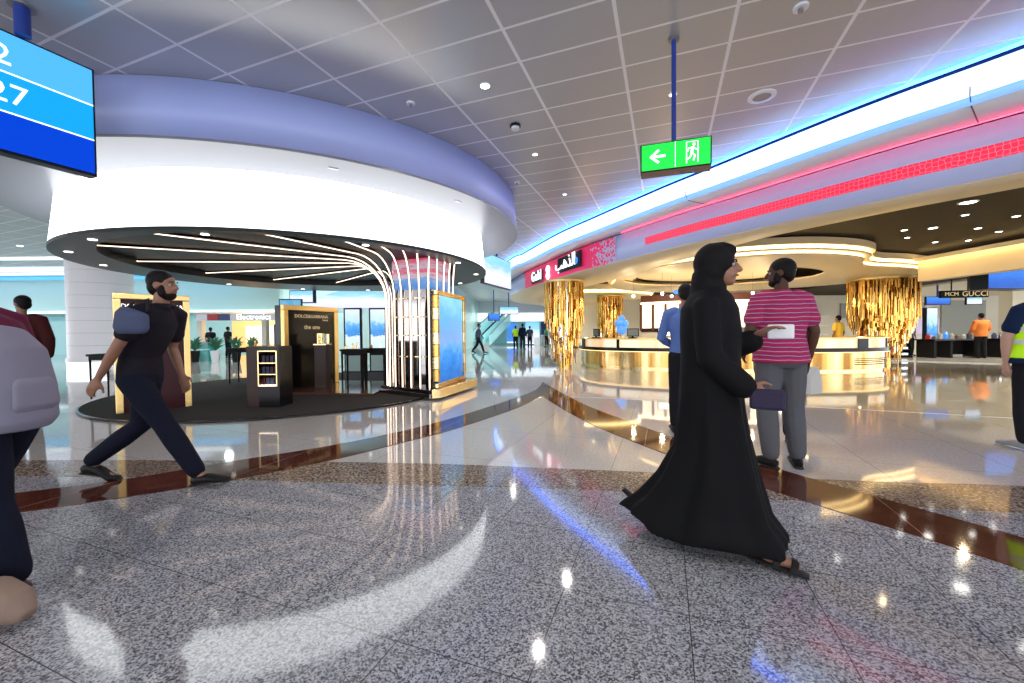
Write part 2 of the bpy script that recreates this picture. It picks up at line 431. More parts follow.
    N.l(N.ramp(n1.outputs[0], [(.35, (.5, .24, .03)), (.5, (1, .62, .2)), (.62, (1., .85, .5))]), N.b.inputs['Emission Color'])
    m = mat('case_glow', (.9, .8, .6), .3, emi=(1, .82, .5), es=.55); N = NT(m)
    tc = N.n('TexCoord'); n1 = N.n('TexNoise'); n1.inputs['Scale'].default_value = 1.6; mp = N.n('Mapping'); mp.inputs['Scale'].default_value = (1, 1, .05)
    N.l(tc.outputs['Object'], mp.inputs[0]); N.l(mp.outputs[0], n1.inputs['Vector'])
    N.l(N.ramp(n1.outputs[0], [(.36, (.9, .35, .1)), (.46, (1, .7, .35)), (.6, (1., .92, .7))]), N.b.inputs['Emission Color'])
    # screens: sky and water pictures
    def screen(name, stops, es, axis=2, lo=0., hi=1., nz=1.2, scale=3.):
        m = mat(name, (.01, .01, .015), .15, spec=.2); N = NT(m)
        tc = N.n('TexCoord'); s = N.n('SeparateXYZ'); N.l(tc.outputs['Generated'], s.inputs[0])
        n1 = N.n('TexNoise'); n1.inputs['Scale'].default_value = scale; n1.inputs['Detail'].default_value = 5; n1.inputs['Distortion'].default_value = .6
        mp = N.n('Mapping'); mp.inputs['Scale'].default_value = (1, 1, 2.5); N.l(tc.outputs['Generated'], mp.inputs[0]); N.l(mp.outputs[0], n1.inputs['Vector'])
        f = N.math('ADD', s.outputs[axis], N.math('MULTIPLY', N.math('SUBTRACT', n1.outputs[0], .5), nz * .4))
        N.l(N.ramp(f, stops), N.b.inputs['Emission Color']); N.b.inputs['Emission Strength'].default_value = es * .74
        return m
    screen('screen_column', [(0., (.0, .16, .62)), (.25, (.02, .28, .85)), (.4, (.10, .45, .92)), (.5, (.22, .42, .85)), (.75, (.12, .50, .95)), (1, (.25, .72, 1.))], 1.1)
    screen('screen_totem', [(0, (.55, .8, .95)), (.3, (.75, .88, .98)), (.38, (.05, .25, .7)), (.55, (.1, .4, .85)), (.7, (.5, .75, .98)), (1, (.75, .82, 1.))], 1.2)
    screen('screen_hall', [(0, (.75, .75, 1.)), (.4, (.8, .9, 1.)), (.7, (.3, .65, .98)), (1, (.2, .6, .95))], 1.2)
    screen('screen_blue', [(0, (.02, .10, .5)), (.5, (.05, .2, .75)), (1, (.04, .3, .9))], 1.2)
    screen('poster_peak', [(0, (.1, .2, .12)), (.35, (.5, .25, .3)), (.5, (.9, .55, .5)), (.62, (.75, .85, .95)), (1, (.1, .5, .85))], .8)
    screen('graphic_pink', [(0, (.1, .35, .9)), (.3, (.25, .5, .95)), (.45, (.85, .7, .8)), (.6, (.95, .1, .22)), (.75, (.7, .65, .75)), (1, (.9, .1, .2))], .7, nz=1.6, scale=5)
PINK0, PINK1 = 1., 2.
m_ = mat
m_('white_panel', (.88, .88, .92), .35); m_('white_gloss', (.24, .24, .28), .3); m_('cream_plaster', (.80, .66, .42), .45); m_('cream_wall', (.75, .72, .62), .5)
m_('mint_wall', (.60, .86, .80), .3); m_('dark_ceiling', (.035, .026, .014), .6, spec=.12, noise=(1.5, .3)); m_('dark_rim', (.030, .034, .032), .35, spec=.12); m_('recess_black', (.012, .009, .008), .4, spec=.12)
m_('drum_light', (.9, .9, .9), .3, emi=(.95, .99, 1.), es=2.1)
m_('blue_wash_paint', (.46, .54, .95), .42); m_('led_warm', (1, .9, .8), .3, emi=(1, .74, .55), es=2.4); m_('led_cove', (1, .8, .5), .3, emi=(1, .74, .34), es=5.)
m_('led_counter', (1, .8, .5), .3, emi=(1, .70, .28), es=1.6); m_('led_white_blue', (.8, .9, 1), .3, emi=(.66, .80, 1.), es=.9); m_('led_blue', (.2, .4, 1), .3, emi=(.03, .15, 1.), es=10.); m_('cove_blue', (.3, .5, .9), .35, emi=(.16, .38, 1.), es=.75)
m_('led_red', (1, .1, .15), .3, emi=(1, .06, .12), es=4.5); m_('lamp_glow', (1, 1, 1), .3, emi=(1, .97, .9), es=14.); m_('lamp_dim', (1, 1, 1), .3, emi=(1, .95, .85), es=3.)
m_('metal_grey', (.35, .35, .37), .35, .8); m_('chrome', (.75, .76, .78), .07, 1.); m_('mirror_dark', (.30, .28, .27), .06, 1.); m_('gold', (.66, .38, .09), .16, 1.); m_('gold_pale', (.86, .64, .30), .16, 1.)
m_('gold_satin', (.82, .58, .22), .32, .9, bump=(25, .5)); m_('copper', (.7, .30, .12), .15, 1.); m_('silver', (.75, .78, .78), .1, 1.); m_('black_gloss', (.006, .005, .006), .2, spec=.25); m_('black_matt', (.015, .014, .014), .5, spec=.12)
m_('maroon_panel', (.055, .012, .016), .25, spec=.12); m_('pole_blue', (.02, .05, .30), .35); m_('bezel', (.012, .015, .02), .3, spec=.12)
m_('sign_green', (.0, .6, .05), .4, emi=(.01, .62, .05), es=0.828); m_('sign_white', (.9, .95, .9), .4, emi=(.85, 1, .85), es=1.2); m_('sign_brown', (.16, .07, .05), .4)
m_('tv_cyan', (.0, .1, .2), .3, spec=.15, emi=(.01, .40, .95), es=0.72); m_('tv_light', (.0, .1, .2), .3, spec=.15, emi=(.10, .52, .98), es=0.72); m_('tv_royal', (0, .01, .1), .3, spec=.15, emi=(.0, .06, .72), es=0.72); m_('tv_white', (.9, .95, 1), .3, emi=(.85, .97, 1), es=0.88)
m_('letter_white', (.9, .9, .9), .4, emi=(1, 1, 1), es=1.1); m_('letter_gold', (.8, .65, .35), .3, emi=(.8, .65, .35), es=0.216); m_('letter_blue', (.1, .3, .9), .3, emi=(.05, .3, 1.), es=0.45)
m_('wood_red', (.13, .035, .015), .35); m_('violet_dark', (.03, .022, .05), .6, spec=.2); m_('platform_brown', (.14, .055, .035), .12); m_('wood_dark', (.035, .012, .008), .35, noise=(9, .4), spec=.25); m_('teal', (.04, .40, .40), .25); m_('shop_orange', (.8, .5, .2), .5, emi=(1, .55, .18), es=0.66); m_('shop_peach', (.9, .8, .6), .5, emi=(1, .86, .62), es=0.936)
m_('red_paint', (.5, .02, .04), .4); m_('navy_paint', (.02, .05, .2), .4); m_('glass_clear', (.9, .97, .96), .02, trans=1.); m_('glass_tint', (.4, .8, .82), .05, emi=(.3, .8, .85), es=.1)
m_('steel', (.5, .55, .56), .3, .8); m_('plant_green', (.03, .16, .08), .5); m_('lilac_wall', (.55, .5, .7), .5, emi=(.6, .5, .9), es=0.245); m_('grey_panel', (.33, .36, .34), .5)
# people
m_('skin_brown', (.26, .12, .07), .5); m_('skin_light', (.50, .29, .21), .5); m_('skin_dark', (.09, .045, .03), .5, spec=.12); m_('hair_black', (.008, .006, .006), .55, spec=.12, bump=(90, .6)); m_('eye_white', (.38, .37, .36), .3); m_('lip', (.25, .08, .06), .4)
m_('abaya_black', (.006, .006, .007), .75, spec=.12, bump=(7, .25)); m_('scarf_black', (.007, .006, .007), .7, spec=.12, bump=(14, .3)); m_('trousers_grey', (.105, .105, .118), .85, spec=.12, bump=(30, .5)); m_('trousers_black', (.012, .012, .016), .8, spec=.12); m_('trousers_navy', (.006, .008, .018), .8, spec=.12, bump=(20, .3))
m_('shoe_black', (.012, .012, .012), .4, spec=.12); m_('sole_dark', (.03, .03, .03), .6, spec=.12); m_('sole_white', (.7, .7, .7), .6); m_('shoe_grey', (.22, .24, .26), .6); m_('shoe_red', (.04, .012, .02), .5); m_('shirt_blue', (.10, .17, .42), .8, spec=.12, bump=(18, .4)); m_('shirt_dark', (.014, .012, .018), .8, spec=.12, bump=(18, .3))
m_('shirt_lilac', (.19, .18, .24), .8, bump=(6, .6)); m_('shawl_maroon', (.10, .012, .035), .8, spec=.12, bump=(10, .4)); m_('jacket_brown', (.055, .012, .012), .8, spec=.12); m_('vest_neon', (.50, .85, .0), .6, emi=(.4, .8, 0), es=.12); m_('shirt_navy', (.008, .018, .055), .8, spec=.12)
m_('jacket_orange', (.72, .20, .03), .7); m_('shirt_yellow', (.85, .55, .04), .7); m_('shirt_red', (.6, .03, .03), .7); m_('shirt_pale', (.55, .55, .5), .7); m_('shirt_green', (.02, .35, .22), .7); m_('slate_cloth', (.07, .085, .15), .8, spec=.12, bump=(12, .4)); m_('paper_white', (.8, .8, .82), .6); m_('bag_tan', (.24, .165, .12), .6, bump=(14, .3)); m_('tape_silver', (.6, .62, .6), .3)
def polo():
    m = mat('polo_pink', (.55, .02, .12), .8); N = NT(m); tc = N.n('TexCoord'); s = N.n('SeparateXYZ'); N.l(tc.outputs['Object'], s.inputs[0])
    z = s.outputs[2]
    ns = N.n('TexNoise'); ns.inputs['Scale'].default_value = 5; N.l(tc.outputs['Object'], ns.inputs['Vector'])
    z = N.math('ADD', z, N.math('MULTIPLY', N.math('SUBTRACT', ns.outputs[0], .5), .03))
    f = N.math('FRACT', N.math('DIVIDE', z, .036)); a = N.math('LESS_THAN', f, .17)
    f2 = N.math('FRACT', N.math('DIVIDE', z, .072)); b = N.math('LESS_THAN', N.math('ABSOLUTE', N.math('SUBTRACT', f2, .52)), .13)
    c = N.mix(b, (.36, .006, .075), (.17, .008, .10)); N.l(N.mix(a, c, (.46, .28, .42)), N.b.inputs['Base Color'])
    bp = N.n('Bump'); bp.inputs['Strength'].default_value = .5; bp.inputs['Distance'].default_value = .02; N.l(ns.outputs[0], bp.inputs['Height']); N.l(bp.outputs[0], N.b.inputs['Normal'])
polo()
# ------------------------------------------------------------------ setting: concourse floor, ceiling, curved fascia of the shop
CZ = 4.0
FASC = smooth_line([(12.6, -5), (10.4, -2.2), (8.4, .6), (6.75, 2.9), (5.67, 4.5), (4.95, 5.53), (4.04, 7.2), (3.44, 8.29), (2.62, 10.1), (1.97, 11.6), (1.37, 13.45), (.64, 15.9), (.12, 18.3), (-.08, 20), (.0, 22), (.6, 24.5), (2.2, 26.6), (5, 28)], 8)
def arc_at(line, y):
    L = 0
    for i in range(1, len(line)):
        if line[i][1] > y: return L
        L += (V(line[i]) - V(line[i - 1])).length
    return L
PINK0, PINK1, PINKE = arc_at(FASC, 9.9), arc_at(FASC, 11.3), arc_at(FASC, 16.2)
mk_surfaces()
def flat(name, poly, z, m, num=None):
    a = M(); a.prism(poly, z - .03, z); o = a.build(name, MATS[m]); return struct(o)
flat('floor', [(-45, -9), (45, -9), (45, 60), (-45, 60)], 0, 'floor_cream')
strip_top = smooth_line([(-9, 3.75), (-6, 3.86), (-3.8, 3.86), (-1.04, 3.70), (.75, 3.46), (2.9, 3.14), (3.85, 3.03), (6, 2.6), (9, 1.8)], 6)
strip_bot = smooth_line([(-9, 3.3), (-6, 3.42), (-3.8, 3.42), (-.89, 3.17), (.66, 3.02), (2.61, 2.69), (3.29, 2.58), (6, 2.1), (9, 1.3)], 6)
flat('floor_granite', [(-9, -9), (9, -9)] + strip_bot[::-1], .002, 'granite_grey')
flat('floor_granite_side', [(9, -9), (14, -9), (14, .3), (9, 1.3)], .002, 'granite_grey')
flat('floor_granite_inlay', strip_top + strip_bot[::-1], .004, 'granite_tan')
Rup = smooth_line([(.72, 9.6), (.89, 8.4), (1.1, 7.01), (1.31, 6.06), (1.48, 5.5), (1.80, 4.5), (2.30, 3.4), (2.57, 2.88), (2.9, 2.27), (3.25, 1.4), (3.5, .4), (3.6, -1)], 6)
Rlo = smooth_line([(.55, 7.5), (.74, 6.4), (.89, 5.68), (1.08, 4.97), (1.34, 4.25), (1.52, 3.82), (1.85, 3.11), (2.14, 2.61), (2.51, 1.97), (2.8, 1.2), (3.0, .3), (3.1, -1)], 6)
Lup = smooth_line([(.72, 9.6), (.5, 8.4), (.08, 7.37), (-.77, 5.75), (-1.37, 4.88), (-2.0, 4.25), (-2.62, 3.81), (-3.19, 3.36), (-3.7, 3.1), (-4.6, 2.75), (-6, 2.4)], 6)
Llo = smooth_line([(.55, 7.5), (.07, 6.36), (-.68, 5.06), (-1.24, 4.36), (-1.70, 3.82), (-2.30, 3.3), (-2.86, 2.97), (-3.4, 2.7), (-4.4, 2.35), (-6, 1.95)], 6)
flat('trim_1', Rup + Rlo[::-1], .006, 'marble_brown')
flat('trim_2', Lup + Llo[::-1], .0065, 'marble_brown')
def stripline(name, pts, w, z, m):
    a = offset_line(pts, w / 2); b = offset_line(pts, -w / 2); return flat(name, a + b[::-1], z, m)
m_('inlay_pale', (.75, .73, .7), .1)
stripline('trim_3', smooth_line([(1.1, 7.42), (2.73, 6.86), (4.61, 6.23), (6.71, 5.29), (9, 4)]), .03, .005, 'inlay_pale')
# main ceiling
a = M(); a.prism([(-45, -9), (45, -9), (45, 60), (-45, 60)], CZ, CZ + .2); struct(a.build('ceiling', MATS['ceiling_panel']))
# shop ceiling: dark slab lower than the concourse ceiling
near = FASC
inn = offset_line(FASC, -.12)
a = M(); a.prism(inn + [(32, 28), (32, -5)], 3.35, 3.42); struct(a.build('ceiling_dark', MATS['dark_ceiling']))

# curved bulkhead above the shop: cove, soffit, fascia, lip
Bl = offset_line(FASC, lambda f: .85 - .3 * min(1, f / .42) + (.12 if f > .62 else 0))
Al = offset_line(Bl, .10)
bulk = thing('shop_bulkhead', 'long curved bulkhead over the gold shop with glowing white-blue cove and fascia tinted by painted blue light', 'bulkhead', (4, 7, 2.9))
def ribbon(name, A, za, B, zb, m, parent, line=None, thick=None):
    o = sweep(A, B, za, zb).build(name, MATS[m], parent, smooth=True)
    if line: 
        put_uv(o, line)
    if thick: s = o.modifiers.new('s', 'SOLIDIFY'); s.thickness = thick; s.offset = 0
    return o
half = lambda f: None
mid = [((a[0] * .5 + b[0] * .5), (a[1] * .5 + b[1] * .5)) for a, b in zip(Al, Bl)]
ribbon('cove_light', Al, 3.93, mid, 3.655, 'led_white_blue', bulk, thick=.01)
ribbon('cove_edge', mid, 3.655, Bl, 3.58, 'cove_blue', bulk, thick=.01)
ribbon('cove_shadow_gap', offset_line(Al, -.02), 3.93, offset_line(Al, -.02), 3.99, 'bezel', bulk, thick=.01)
ribbon('upper_soffit', Bl, 3.58, offset_line(FASC, -.05), 3.58, 'white_panel', bulk, thick=.01)
fo = ribbon('fascia', FASC, 2.91, FASC, 3.56, 'fascia_blue_wash', bulk, thick=.02)
E_ = offset_line(FASC, lambda f: -(.72 if f < .35 else min(2.0, .72 + (f - .35) * 6)))
ribbon('lower_soffit', offset_line(FASC, .015), 2.91, E_, 2.91, 'cream_plaster', bulk, thick=.015)
ribbon('inner_riser', E_, 2.91, E_, 3.35, 'cream_plaster', bulk, thick=.015)
lw = [(x, y) for x, y in offset_line(Al, .05)]
b = M()
for i in range(0, len(lw) - 1):
    pass
b.loft([(x, y, 3.975) for x, y in lw], [.022] * len(lw), side=(0, 0, 1), seg=6)
b.build('blue_light_line', MATS['led_blue'], bulk)
b = M(); rl = offset_line(FASC, .05); rl = [p for p in rl if p[1] < 9.9]
b.loft([(x, y, 3.572) for x, y in rl], [.006] * len(rl), side=(0, 0, 1), seg=6); b.build('red_light_line', MATS['led_red'], bulk)
# gap line above the fascia
# red honeycomb light band
hb = [p for p in offset_line(FASC, .018) if p[1] < 9.3]
o = sweep(hb, hb, 3.13, 3.295).build('honeycomb_light', MATS['hex_red'], bulk); put_uv(o, hb)
# seam lines of the cladding
for i in (20, 34, 52):
    b = M()
    x, y = Bl[i]; fx, fy = offset_line(FASC, .03)[i]
    b.loft([(x, y, 3.575), ((x + fx) / 2, (y + fy) / 2, 3.575), (fx, fy, 3.575)], [.006] * 3, seg=4)
    ax, ay = offset_line(mid, .02)[i]; b.loft([(x, y, 3.585), (ax, ay, 3.66), (ax, ay, 3.8)], [.005] * 3, seg=4)
    b.build('cladding_seam', MATS['bezel'], bulk)
# the pink sign that follows the fascia
pk = [p for p in offset_line(FASC, .022) if 9.9 < p[1] < 16.3]
sg = thing('shop_sign', 'curved pink shop sign with white scattered dots, Latin and Arabic lettering on dark boxes', 'sign', (pk[0][0], pk[0][1], 3.2))
o = sweep(pk, pk, 2.92, 3.55).build('pink_panel', MATS['sign_pink'], sg)
me = o.data; uvl = me.uv_layers.new(name='UVMap'); o0 = ORIGIN[sg.name]
for lp in me.loops:
    p = me.vertices[lp.vertex_index].co + o0
    k = min(range(len(FASC)), key=lambda i: (FASC[i][0] - p.x) ** 2 + (FASC[i][1] - p.y) ** 2)
    uvl.data[lp.index].uv = (arc_at(FASC, FASC[k][1]) + (V(FASC[k]) - V(FASC[k - 1])).length * 0, p.z)
def fasc_frame(y):
    i = min(range(len(FASC)), key=lambda i: abs(FASC[i][1] - y) + (100 if FASC[i][1] > 21 else 0)); a = V(FASC[i - 1]); c = V(FASC[i + 1]); t = (a - c).normalized()
    # text runs from far (left) to near (right)
    f = (y - FASC[i][1]) / (c - a).y; p = V(FASC[i]) + (c - a) * f
    return p, t, math.atan2(t.y, t.x)
def on_fascia(y, w, h, z, name, m, out=.05, th=.03):
    p, t, ang = fasc_frame(y); n = V((t.y, -t.x)); q = p + n * out
    return M().box((q.x, q.y, z), (w, th, h), ang), q, ang, n
bx, q, ang, n = on_fascia(14.7, 1.1, .40, 3.17, '', '', .06); d1 = bx.build('dark_box', MATS['bezel'], sg)
q2 = q + n * .035; text('gold_lettering', 'Gold', 'letter_white', .5, (q2.x, q2.y, 3.20), (PI / 2, 0, ang), sg, .012)
p, t, ang = fasc_frame(13.75); n = V((t.y, -t.x)); q = p + n * .05
b = M()
for dz in (-.11, .11):
    for k in range(18):
        a0 = 2 * PI * k / 18; a1 = 2 * PI * (k + 1) / 18
        r = .105; P0 = V((q.x, q.y, 3.2 + dz)) + V((t.x, t.y, 0)) * r * math.cos(a0) + V((0, 0, r * math.sin(a0))); P1 = V((q.x, q.y, 3.2 + dz)) + V((t.x, t.y, 0)) * r * math.cos(a1) + V((0, 0, r * math.sin(a1)))
        b.loft([P0, P1], [.03, .03], seg=6)
b.build('round_emblem', MATS['letter_white'], sg)
bx, q, ang, n = on_fascia(12.15, 1.55, .46, 3.26, '', '', .06); bx.build('dark_box', MATS['bezel'], sg)
q2 = q + n * .035 - t * .22; text('arabic_lettering', '\uFE90\uFEEB\uFEAC\uFEDF\uFE8D', 'letter_white', .52, (q2.x, q2.y, 3.29), (PI / 2, 0, ang), sg, .012)
q3 = q + n * .04 + t * .55; M().ball((q3.x, q3.y, 3.22), (.10, .03, .10), Matrix.Rotation(ang, 3, 'Z')).build('blue_gem', MATS['letter_blue'], sg, smooth=True)

# ------------------------------------------------------------------ ceiling fittings
def downlight(x, y, z, r, lit, label, group, name='ceiling_light', e=0, col=(1, .96, .9)):
    t = thing(name, label, 'ceiling light', (x, y, z), group)
    M().lathe((x, y), [(r, z - .012), (r * 1.25, z - .008), (r * 1.25, z + .002), (r, z + .002)], 24).build('rim', MATS['white_panel'], t, smooth=False)
    M().cyl((x, y), r, z - .008, z - .002, 24).build('lens', MATS[lit], t)
    return t
downlight(-.28, 4.66, CZ, .05, 'lamp_glow', 'brightest small round ceiling light above the middle of the concourse', None)
for i, (x, y, s) in enumerate(((.39, 6.45, 'small lit ceiling downlight beyond the white smoke detector'), (1.1, 8.32, 'small lit ceiling downlight close to the glowing blue cove'), (1.93, 4.86, 'small lit ceiling downlight beside the pole of the green exit sign'))):
    downlight(x, y, CZ, .04, 'lamp_dim', s, None)
for x, y, r, s in ((-1.21, 5.0, .05, 'small white sprinkler rosette on grey ceiling near the lilac canopy edge'), (.12, 7.63, .05, 'small sprinkler rosette on ceiling by the canopy end'), (2.53, 3.58, .06, 'white sprinkler rosette at the top edge of the ceiling, nearest to the exit sign pole')):
    t = thing('ceiling_sprinkler', s, 'sprinkler', (x, y, CZ)); M().cyl((x, y), r, CZ - .02, CZ, 20).build('rosette', MATS['white_panel'], t); M().cyl((x, y), r * .35, CZ - .05, CZ - .02, 12).build('nozzle', MATS['metal_grey'], t)
t = thing('smoke_detector', 'white square-edged smoke detector on the grey ceiling panels', 'smoke detector', (.07, 5.55, CZ))
M().cyl((.07, 5.55), .075, CZ - .03, CZ, 8).build('base', MATS['bezel'], t); M().cyl((.07, 5.55), .055, CZ - .06, CZ - .03, 20).build('sensor_cap', MATS['white_panel'], t)
t = thing('ceiling_speaker', 'round white ceiling speaker right of the green exit sign', 'speaker', (3.02, 4.92, CZ))
M().lathe((3.02, 4.92), [(.10, CZ - .02), (.15, CZ - .012), (.15, CZ), (.10, CZ)], 32).build('rim', MATS['white_panel'], t); M().cyl((3.02, 4.92), .10, CZ - .012, CZ - .004, 24).build('grille', MATS['metal_grey'], t)

# exit sign
ex = thing('exit_sign', 'hanging green emergency exit sign with white arrow and running figure on a blue pole', 'sign', (1.6, 3.95, 3.03))
A, B = V((1.29, 4.06)), V((1.90, 3.86)); t_ = (B - A).normalized(); ang = math.atan2(t_.y, t_.x); mid_ = (A + B) / 2; n_ = V((t_.y, -t_.x))
c0 = mid_ - n_ * .045; zc = 2.90
M().box((c0.x, c0.y, zc), ((B - A).length, .09, .27), ang).build('casing', MATS['bezel'], ex)
q = mid_ + n_ * .006; M().box((q.x, q.y, zc), ((B - A).length - .025, .012, .245), ang).build('lit_panel', MATS['sign_green'], ex)
M().box((c0.x, c0.y, zc - .15), ((B - A).length - .01, .088, .03), ang).build('bottom_cover', MATS['sign_brown'], ex)
M().cyl((1.575, 3.945), .022, 3.03, CZ, 16).build('pole', MATS['pole_blue'], ex)
M().cyl((1.575, 3.945), .05, CZ - .03, CZ, 20).build('pole_flange', MATS['metal_grey'], ex)
def on_sign(u, w, z0=0): p = mid_ + t_ * u + n_ * .014; return V((p.x, p.y, zc + w))
def stroke(mm, pts, r=.009):
    mm.loft([on_sign(*p) for p in pts], [r] * len(pts), seg=6)
b = M(); stroke(b, [(-.22, 0), (-.09, 0)], .012); stroke(b, [(-.15, .06), (-.225, 0), (-.15, -.06)], .012); b.build('arrow', MATS['sign_white'], ex)
b = M(); stroke(b, [(0, .12), (0, -.12)], .0025); b.build('divider', MATS['sign_white'], ex)
b = M(); stroke(b, [(.10, -.10), (.10, .10), (.20, .10), (.20, -.10)], .005); b.build('door_outline', MATS['sign_white'], ex)
b = M(); b.ball(on_sign(.165, .072), (.014, .006, .014)); stroke(b, [(.155, .05), (.145, -.005)], .013); stroke(b, [(.145, -.005), (.175, -.035), (.16, -.08)], .008); stroke(b, [(.145, -.005), (.13, -.05), (.095, -.065)], .008); stroke(b, [(.155, .045), (.19, .02), (.205, .035)], .006); stroke(b, [(.155, .045), (.12, .04), (.11, .01)], .006); b.build('running_figure', MATS['sign_white'], ex)

# hanging gate display
tv = thing('gate_display', 'large blue hanging gate display with white numerals on a dark blue pole', 'display screen', (-4.11, 3.52, 2.74))
A, B = V((-4.78, 2.0)), V((-3.99, 3.95)); t_ = (B - A).normalized(); ang = math.atan2(t_.y, t_.x); n_ = V((t_.y, -t_.x)); L = (B - A).length; mm_ = (A + B) / 2
c0 = mm_ - n_ * .06
M().box((c0.x, c0.y, 3.24), (L, .11, 1.02), ang).build('casing', MATS['bezel'], tv)
def tvp(u, z, w, h, name, m, d=.004):   # u = distance back from the right end
    q = B - t_ * (u + w / 2) + n_ * d; return M().box((q.x, q.y, z), (w, .008, h), ang).build(name, MATS[m], tv)
tvp(.02, 3.565, L - .04, .33, 'upper_row', 'tv_light'); tvp(.02, 3.235, L - .04, .32, 'middle_row', 'tv_cyan'); tvp(.02, 2.91, L - .04, .31, 'lower_row', 'tv_royal')
tvp(.02, 3.398, L - .04, .012, 'row_line', 'tv_white', .008); tvp(.02, 3.07, L - .04, .012, 'row_line', 'tv_white', .008)
for body, u, z in (('2', .585, 3.535), ('27', .555, 3.225)):
    q = B - t_ * u + n_ * .01; text('numeral', body, 'tv_white', .235, (q.x, q.y, z), (PI / 2, 0, ang), tv, .002)
M().cyl((-4.13, 3.50), .05, 3.75, CZ, 20).build('pole', MATS['pole_blue'], tv); M().cyl((-4.13, 3.50), .085, CZ - .02, CZ, 24).build('pole_flange', MATS['metal_grey'], tv)
# ------------------------------------------------------------------ perfume kiosk under the round canopy
KC = (-4.33, 8.8)
cn = thing('kiosk_canopy', 'huge round white glowing canopy with dark underside and fanned light strips over the perfume kiosk', 'canopy', (KC[0], KC[1], 2.5))
RB, RT = 3.76, 3.68
M().lathe(KC, [(RB, 2.545), (RT, 3.30), (RT - .05, 3.30), (RB - .05, 2.545)], 128).build('luminous_drum', MATS['drum_light'], cn, smooth=False)
for p in COL.objects['luminous_drum'].data.polygons: p.use_smooth = abs(p.normal.z) < .5
RC = (-4.1, 8.15); RR = 2.95
seg = 128; b = M(); vs = []; 
for i in range(seg):
    t = 2 * PI * i / seg
    vs += [(KC[0] + (RB + .01) * math.cos(t), KC[1] + (RB + .01) * math.sin(t), 2.545), (KC[0] + (RB + .01) * math.cos(t), KC[1] + (RB + .01) * math.sin(t), 2.5), (RC[0] + RR * math.cos(t), RC[1] + RR * math.sin(t), 2.5), (RC[0] + RR * math.cos(t), RC[1] + RR * math.sin(t), 2.62)]
fs = [(i * 4 + k, ((i + 1) % seg) * 4 + k, ((i + 1) % seg) * 4 + k + 1, i * 4 + k + 1) for i in range(seg) for k in range(3)]
b.add(vs, fs); b.build('rim', MATS['dark_rim'], cn)
M().cyl(RC, RR + .02, 2.62, 2.66, 96).build('recess_panel', MATS['recess_black'], cn)
M().lathe(KC, [(RT - .1, 3.30), (4.47, 3.30), (4.47, 3.33), (RT - .1, 3.33)], 128).build('soffit_ring', MATS['white_gloss'], cn)
M().lathe(KC, [(4.47, 3.30), (4.40, CZ - .005), (4.36, CZ - .005), (4.43, 3.32)], 128).build('fascia_ring', MATS['blue_wash_paint'], cn)  # blue LED wash put into the ring's base colour
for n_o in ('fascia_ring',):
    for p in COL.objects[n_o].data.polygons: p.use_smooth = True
for a in (-84, -52, -20, 5, -112, -135, -158, 178, 150, 120, 90, 60, 33):
    t = math.radians(a); r0 = 3.55 if -140 < a < 40 else 3.45
    x, y = KC[0] + r0 * math.cos(t), KC[1] + r0 * math.sin(t)
    M().cyl((x, y), .05, 2.492, 2.5, 16).build('rim_downlight', MATS['lamp_dim'], cn)
for a in (-33, -5, -60):
    t = math.radians(a); x, y = KC[0] + 4.15 * math.cos(t), KC[1] + 4.15 * math.sin(t)
    M().box((x, y, 3.297), (.12, .05, .008), t + PI / 2).build('soffit_vent', MATS['metal_grey'], cn)
# column with LED strips that run up it and fan out over the ceiling recess
rims = [(-4.77, 11.05), (-6.06, 10.35), (-6.86, 9.13), (-7.0, 7.61), (-6.45, 6.19), (-5.07, 5.36), (-3.59, 5.29), (-2.58, 5.6), (-2.07, 5.92), (-1.77, 6.3), (-1.55, 6.66), (-1.38, 6.9), (-1.29, 7.12), (-1.17, 7.29), (-1.09, 7.42), (-1.03, 7.58)]
bases = [(-2.42, 8.5), (-2.46, 8.36), (-2.48, 8.22), (-2.48, 8.08), (-2.46, 7.95), (-2.42, 7.84), (-2.34, 7.74), (-2.22, 7.68), (-2.07, 7.62), (-1.89, 7.56), (-1.71, 7.51), (-1.52, 7.42), (-1.40, 7.62), (-1.31, 7.82), (-1.24, 8.0), (-1.18, 8.16)]
for i, (P, B) in enumerate(zip(rims, bases)):
    P, B = V(P), V(B); d = P - B; L = d.length; d.normalize(); R_ = min(.75, L * .8); zt = 2.585
    path = [(P.x, P.y, zt)]
    if i < 11 and L > 1.2:
        k = B + d * R_; path.append((k.x, k.y, zt))
        for j in range(1, 9):
            a = PI / 2 * j / 8; q = B + d * (R_ * (1 - math.sin(a))); path.append((q.x, q.y, zt - R_ * (1 - math.cos(a))))
    else:
        path = [(P.x, P.y, 2.56)]; 
        for j in range(1, 9):
            a = PI / 2 * j / 8; q = B + d * (L * (1 - math.sin(a))); path.append((q.x, q.y, 2.56 - L * 1.1 * (1 - math.cos(a))))
    path.append((B.x, B.y, .18 if i < 12 else .3))
    o = M().loft(path, [.011] * len(path), seg=6).build('light_strip', MATS['led_warm'], cn)
    ch = M().loft([(x - d.x * .022, y - d.y * .022, z + .016) if z > 2.3 else (x - d.x * .026, y - d.y * .026, z) for x, y, z in path], [.019] * len(path), seg=8).build('strip_channel', MATS['mirror_dark'], o, smooth=True)
